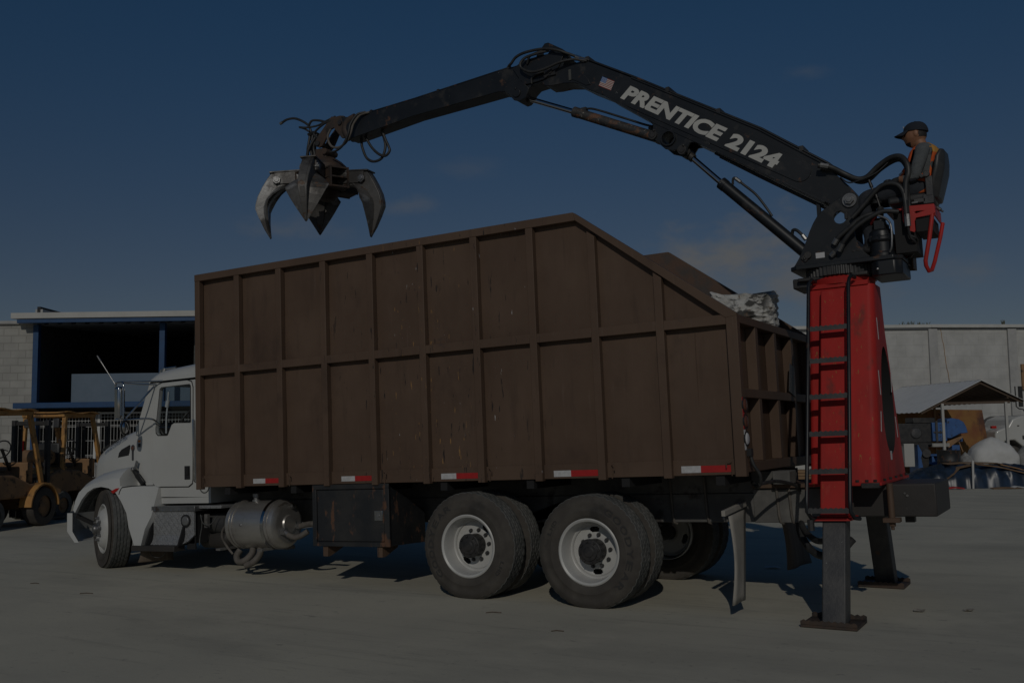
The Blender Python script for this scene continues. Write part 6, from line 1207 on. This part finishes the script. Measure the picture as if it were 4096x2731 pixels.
# ridge runs to the left and away; near gable at the right
rg0, rg1 = (.90, .3, 2.96), (.30, 4.8, 2.96)
e0, e1 = (-.95, .3, 2.05), (-1.55, 4.8, 2.05)
f0, f1 = (2.15, .3, 2.36), (1.55, 4.8, 2.36)
o = corrug(rg0, e0, rg1, e1, 64, .008).build('roof_sheet', 'tin', SH); o.modifiers.new('t', 'SOLIDIFY').thickness = .01
o = corrug((.90, .3, 2.975), f0, (.30, 4.8, 2.975), f1, 64, .008).build('roof_sheet', 'tin', SH); o.modifiers.new('t', 'SOLIDIFY').thickness = .01
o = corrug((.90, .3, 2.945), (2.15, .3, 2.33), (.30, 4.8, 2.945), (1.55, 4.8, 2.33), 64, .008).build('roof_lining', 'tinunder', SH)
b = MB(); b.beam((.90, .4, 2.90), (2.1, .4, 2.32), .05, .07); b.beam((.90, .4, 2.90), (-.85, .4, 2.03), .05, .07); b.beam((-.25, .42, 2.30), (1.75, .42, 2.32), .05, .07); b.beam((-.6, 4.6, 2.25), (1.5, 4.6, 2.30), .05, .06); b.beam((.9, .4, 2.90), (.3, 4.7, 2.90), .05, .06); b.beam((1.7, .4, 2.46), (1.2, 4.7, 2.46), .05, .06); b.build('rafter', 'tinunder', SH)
for x, y, z0, z1 in ((-.22, .40, 0, 2.30), (1.62, .40, 0, 2.32), (1.25, 4.5, 0, 2.36), (-.9, 4.5, 0, 2.2)):
    b = MB(); b.box(x - .035, x + .035, y - .035, y + .035, z0, z1); b.build('post', 'whitesheet' if y < .8 else 'oldbrown', SH)
# ---- blue machine under the shelter
M['bluemc'] = pmat('blue_machine_paint', (.045, .125, .33), (.035, .095, .25), 5, rough=.5, layers=(dict(c=(.03, .035, .05), scale=6, lo=.58, hi=.7),))
BM = bgthing('blue_machine', 'blue and black hydraulic machine with rounded blue hood under the tin roof', 'machine', 12.1, 29.8)
b = MB(); b.box(-.95, .0, -.35, .35, 1.18, 1.74); b.box(-.50, .15, -.3, .3, 1.74, 1.90); b.build('motor_block', 'greasy', BM, bevel=.02)
b = MB(); b.lathe([(.001, -.40), (.14, -.39), (.17, -.35)], (-.45, 0, 1.46), 'y', 20); b.build('pulley', 'darksteel', BM)
b = MB(); b.py([(.45, 1.85), (.60, 1.88), (.80, 1.84), (.93, 1.76), (1.0, 1.62), (1.04, 1.45), (.82, 1.43), (.55, 1.30), (.42, 1.30)], -.40, .3); b.build('rounded_hood', 'bluemc', BM, bevel=.02)
b = MB(); b.box(.02, .44, -.38, .3, 1.22, 1.76); b.build('blue_casing', 'bluemc', BM, bevel=.015)
b = MB()
for z in (1.28, 1.36, 1.44, 1.52, 1.60, 1.68): b.cyl((.25, -.40, z), (.25, -.38, z), .015, n=6)
b.box(.10, .16, -.43, -.38, 1.2, 1.8); b.box(.05, .30, -.41, -.385, 1.46, 1.50); b.build('bolt_strip', 'darksteel', BM)
b = MB(); b.box(-.42, -.14, -.42, .3, .0, 1.17); b.box(-.95, .0, -.4, .35, 1.12, 1.18); b.build('machine_frame', 'greasy', BM)
b = MB(); b.py([(-.44, .28), (-.30, .28), (-.44, 1.12)], -.46, -.42); b.py([(-.40, .70), (-.44, 1.1), (-.34, .9)], -.47, -.461); b.box(-.46, -.43, -.46, .2, .1, 1.12); b.build('gusset', 'bluemc', BM)
b = MB(); b.lathe([(.001, -.05), (.12, -.05), (.135, -.02), (.135, .05)], (-.22, -.44, .88), 'y', 24); b.build('round_cover', 'darksteel', BM, smooth=40)
b = MB()
for x in (-.06, .09, .24, .36): b.py([(x, .2), (x + .03, .2), (x + .10, .62), (x + .03, .82), (x, .82)], -.45, .2)
b.box(-.12, .44, -.47, .25, .80, .85); b.box(-.12, .44, -.47, .25, .56, .60); b.build('ribbed_base', 'bluemc', BM)
b = MB(); b.box(-.02, .48, -.42, .3, 1.06, 1.16); b.build('grey_slab', 'block', BM)
b = MB(); b.py([(.45, 1.20), (.9, 1.36), (.95, 1.33), (.50, 1.02)], -.3, .1); b.tube([(.80, -.2, 1.32), (.95, -.2, .9)], .02, 6); b.build('chute', 'oldbrown', BM)
b = MB(); b.box(-.85, -.56, -.46, -.1, .50, 1.16); b.build('grey_cabinet', 'whitesheet', BM, bevel=.01)
b = MB(); b.box(.60, .82, -.3, .0, .90, 1.10); b.box(.85, 1.0, -.1, .2, 1.2, 1.34); b.build('blue_bracket', 'bluemc', BM)
# ---- drum
DR = bgthing('steel_drum', 'open rusty black steel drum standing before the blue machine', 'drum', 12.12, 28.4)
b = MB(); b.lathe([(.28, .95), (.30, .98), (.315, .98), (.315, .965), (.305, .95), (.305, .70), (.316, .68), (.305, .66), (.305, .38), (.316, .36), (.305, .34), (.305, .02), (.29, 0), (.001, 0)], (0, 0, 0), 'z', 36); b.build('drum_shell', 'blackrust', DR, smooth=35)
# ---- rusty container
M['orangerust'] = pmat('orange_rusted_sheet', (.26, .135, .04), (.20, .075, .032), 1.8, rough=.8, layers=(dict(c=(.10, .045, .03), scale=2.4, an=(1, 1, .5), lo=.54, hi=.7), dict(c=(.05, .035, .03), scale=5, lo=.66, hi=.74)))
RC = bgthing('rusty_container', 'large orange rusted steel container behind the blue machine', 'container', 14.0, 33.5)
b = MB(); b.py([(-2.2, 0), (-2.2, 2.12), (-.55, 2.22), (1.48, 2.17), (1.62, 1.1), (1.62, 0)], 0, 1.4); b.build('container_shell', 'orangerust', RC, bevel=.02)
b = MB(); b.box(-2.2, 1.4, -.05, -.002, .95, 1.03); b.build('container_rib', 'orangerust', RC)
# ---- white bags
def sack(label, bx_, by_, w_, h_, d_, seed, name='big_bag', mat='sackplain'):
    B_ = bgthing(name, label, 'bag', bx_, by_); b = MB(); rings = []; n_ = 40
    for j in range(25):
        s = j / 24; ring = []
        for k in range(n_):
            a = 2 * math.pi * k / n_; c_, s_ = math.cos(a), math.sin(a); ex = (abs(c_) ** 3 + abs(s_) ** 3) ** (-1 / 3); f_ = (1 - max(0, (s - .55) / .45) ** 2.2 * .93) * (.92 + .08 * math.sin(min(1, s * 3) * 1.57))
            x, y, z = w_ / 2 * f_ * c_ * ex, d_ / 2 * f_ * s_ * ex, h_ * s; nn = mnoise.noise(Vector((x * 4 + seed, y * 4, z * 4))) * .06 + mnoise.noise(Vector((x * 12 + seed, y * 12, z * 12))) * .02
            ring.append((x + c_ * nn, y + s_ * nn, z))
        rings.append(ring)
    b.loft(rings); b.build('bag_cloth', mat, B_, smooth=60); return B_
M['sackplain'] = pmat('white_bag_cloth', (.58, .58, .565), (.52, .52, .50), 5, rough=.9, bump=.4, bscale=20)
M['greybag'] = pmat('grey_plastic_bag', (.30, .30, .29), (.18, .18, .175), 9, rough=.7, bump=.5, bscale=12)
sack('large clean white bulk bag, widest of the bags by the tarpaulin', 13.70, 29.2, 1.35, 1.32, 1.0, 1)
sack('small torn whitish bag between the drum and the large white bag', 12.80, 28.9, .42, .92, .4, 5, mat='greybag')
sack('grey stained bag at the right edge of the photo beside the large white bag', 14.62, 29.0, .62, 1.12, .6, 9, mat='greybag')
# ---- white truck at the right edge
WT = bgthing('white_truck', 'white truck with grey round tank nosing in behind the bags at the right edge', 'truck', 16.2, 33.0)
b = MB(); b.py([(-.62, .5), (-.62, 1.36), (-.58, 1.48), (-.30, 1.58), (-.18, 1.62), (-.05, 1.85), (.25, 1.96), (1.2, 1.98), (1.2, .5), (.35, .5), (.28, .95), (.0, 1.18), (-.3, 1.15), (-.42, .95), (-.45, .5)], -.1, 1.7); ch = b.build('cab', 'white', WT, bevel=.05, seg=3)
b = MB(); b.box(-.58, -.42, .2, .32, 1.555, 1.64); b.build('amber_lamp', 'redlens', WT, bevel=.01)
b = MB(); b.lathe([(.001, -.1), (.30, -.08), (.42, .06), (.46, .3), (.46, 3)], (.78, 0, 1.52), 'y', 36); b.build('round_tank', 'frame', WT, smooth=40)
b = MB(); b.box(.10, .16, -.12, -.101, 1.62, 1.65); b.box(.25, .29, -.13, -.101, 1.2, 1.32); b.build('door_handle', 'plastic', WT)
b = MB(); b.tube([(.05, -.2, 2.9), (.06, -.2, 2.25), (.14, -.2, 2.18), (.3, -.15, 2.16), (.42, -.1, 2.0)], .02, 8); b.box(.14, .26, -.26, -.2, 2.24, 2.9); b.tube([(.35, -.2, 2.8), (.52, -.2, 2.1)], .012, 6); b.build('mirror', 'plastic', WT, smooth=40)
for x in (-.1, 2.6):
    b = MB(); b.lathe([(.25, -.12), (.46, -.12), (.50, -.06), (.50, .1), (.25, .12)], (x, .05, .50), 'y', 32); b.build('wheel', 'tyre', WT, smooth=40)
b = MB(); b.box(-.4, 3.2, .4, 1.3, .55, .8); b.build('chassis', 'dark', WT)
# ---- tarp pile
M['tarp'] = pmat('dark_blue_plastic_tarp', (.016, .024, .036), (.022, .042, .08), 3, rough=.36, spec=.5)
M['card'] = pmat('brown_cardboard', (.24, .155, .085), (.17, .10, .055), 4, rough=.9)
TP = bgthing('tarp_pile', 'low heap under a dark blue plastic tarpaulin right of the rear beam', 'tarpaulin', 12.2, 27.6)
b = MB(); vs = []; nx, ny = 110, 36
for j in range(ny + 1):
    for i in range(nx + 1):
        u_, v_ = i / nx * 2 - 1, j / ny * 2 - 1; x, y = u_ * 2.35 + .35, v_ * .75
        e_ = max(0, 1 - abs(u_) ** 2.2) ** .6 * max(0, 1 - abs(v_) ** 3) ** .55
        fold = abs(mnoise.noise(Vector((x * 2.6 + y * 1.5, y * 1.2 - x * .4, 7)))) * .11 + mnoise.noise(Vector((x * 3, y * 3, 1))) * .07 + mnoise.noise(Vector((x * 9, y * 9, 5))) * .03
        z = max(.004, .60 * e_ + fold * min(1, e_ * 3))
        vs.append((x, y - fold * 1.1 * (v_ < 0), z))
b.add(vs, [(j * (nx + 1) + i, j * (nx + 1) + i + 1, (j + 1) * (nx + 1) + i + 1, (j + 1) * (nx + 1) + i) for j in range(ny) for i in range(nx)]); b.build('tarp_sheet', 'tarp', TP, smooth=60)
def board(label, pts, wid, bx_, by_, mat='card', name='cardboard_sheet', th=.012, cat='cardboard'):
    B_ = bgthing(name, label, cat, bx_, by_); b = MB(); rings = []
    for x, y, z in pts: rings.append([(x, y - wid / 2, z), (x, y + wid / 2, z + .02), (x, y + wid / 2, z + .02 + th), (x, y - wid / 2, z + th)])
    b.loft(rings); b.build('sheet', mat, B_, bevel=.003); return B_
board('long curled brown cardboard strip lying over the left of the tarp heap', [(-.95, -.2, .06), (-.7, -.15, .22), (-.45, -.1, .38), (-.25, 0, .53), (.1, 0, .60)], .22, 12.05, 27.1)
board('flat cardboard sheet on the crest of the tarp heap', [(-.5, 0, .62), (0, 0, .645), (.7, 0, .63), (1.0, 0, .61)], .35, 12.1, 27.5)
board('dark brown board sliding down the right end of the tarp heap', [(-.5, 0, .60), (0, 0, .48), (.55, 0, .30), (1.0, 0, .18)], .30, 13.4, 27.2, 'oldbrown', 'wooden_board', .03, 'board')
board('long pale wooden strip on the right slope of the tarp heap', [(-.9, 0, .62), (-.3, 0, .54), (.5, 0, .34), (1.0, 0, .2)], .10, 13.1, 26.95, 'card', 'wooden_strip', .02, 'board')
board('flattened brown cardboard on the ground before the tarp heap', [(-.35, 0, .004), (0, 0, .02), (.4, 0, .008)], .25, 12.75, 26.55)
board('small crumpled white paper on the ground before the tarp heap', [(-.2, 0, .004), (-.05, 0, .05), (.08, 0, .03), (.25, 0, .01)], .16, 13.1, 26.6, 'sackplain', 'paper_scrap', .01, 'paper')
board('red and orange plastic scrap beside the rear beam on the ground', [(-.3, 0, .004), (0, 0, .04), (.25, 0, .01)], .12, 11.45, 26.6, 'redplain', 'plastic_scrap', .02, 'scrap')
PO = bgthing('wooden_pole', 'thin pale pole leaning on the front of the tarp heap', 'pole', 12.0, 26.75); b = MB(); b.cyl((-.01, -.05, .0), (.15, .25, .72), .028, .032, n=10); b.build('pole_shaft', 'whitesheet', PO, smooth=40)
LP_ = bgthing('plank_stack', 'stack of pale brown planks seen between the dump body and the red mast', 'planks', 8.45, 28.0)
for k in range(6): b = MB(); b.box(-1.0 + .05 * (k % 2), 1.0 - .04 * (k % 3), -.3, .3, .012 + k * .085, .088 + k * .085); b.build('plank', 'card', LP_, bevel=.005)
M['greyscrap'] = pmat('dusty_paper_scrap', (.36, .34, .30), (.22, .19, .15), 40, rough=.9)
# ---- litter on the concrete
for i, (bx_, by_, s_, lb, mt) in enumerate(((3.56, 9.13, .055, 'flat torn paper scrap on the concrete nearer the outrigger foot', 'greyscrap'), (4.0, 9.12, .055, 'small pale paper scrap on the concrete nearer the right edge', 'greyscrap'), (-.2, 9.36, .07, 'thin dark twig on the concrete before the rear wheels', 'flapbrown'), (.34, 8.46, .05, 'short brown twig lowest on the concrete below the rear wheels', 'flapbrown'), (-5.43, 11.64, .05, 'small dark scrap on the ground left of the front wheel', 'flapbrown'), (-4.51, 10.84, .07, 'thin brown stick on the ground below the front wheel', 'flapbrown'), (3.02, 12.07, .09, 'white leaf of litter in the shadow between the mudflap and leg', 'sackplain'))):
    L_ = bgthing('litter_scrap', lb, 'litter', bx_, by_); b = MB(); rs = random.Random(i + 20)
    if mt == 'flapbrown': b.tube([(-s_, 0, .006), (-.2 * s_, .02, .008), (s_, -.01, .006)], .005, 5)
    else:
        n_ = 9; vs = [(s_ * math.cos(2 * math.pi * k / n_) * rs.uniform(.7, 1.2), s_ * .8 * math.sin(2 * math.pi * k / n_) * rs.uniform(.7, 1.2), rs.uniform(.004, .022)) for k in range(n_)]; b.loft([vs, [(x, y, z + .003) for x, y, z in vs]])
    b.build('scrap', mt, L_)
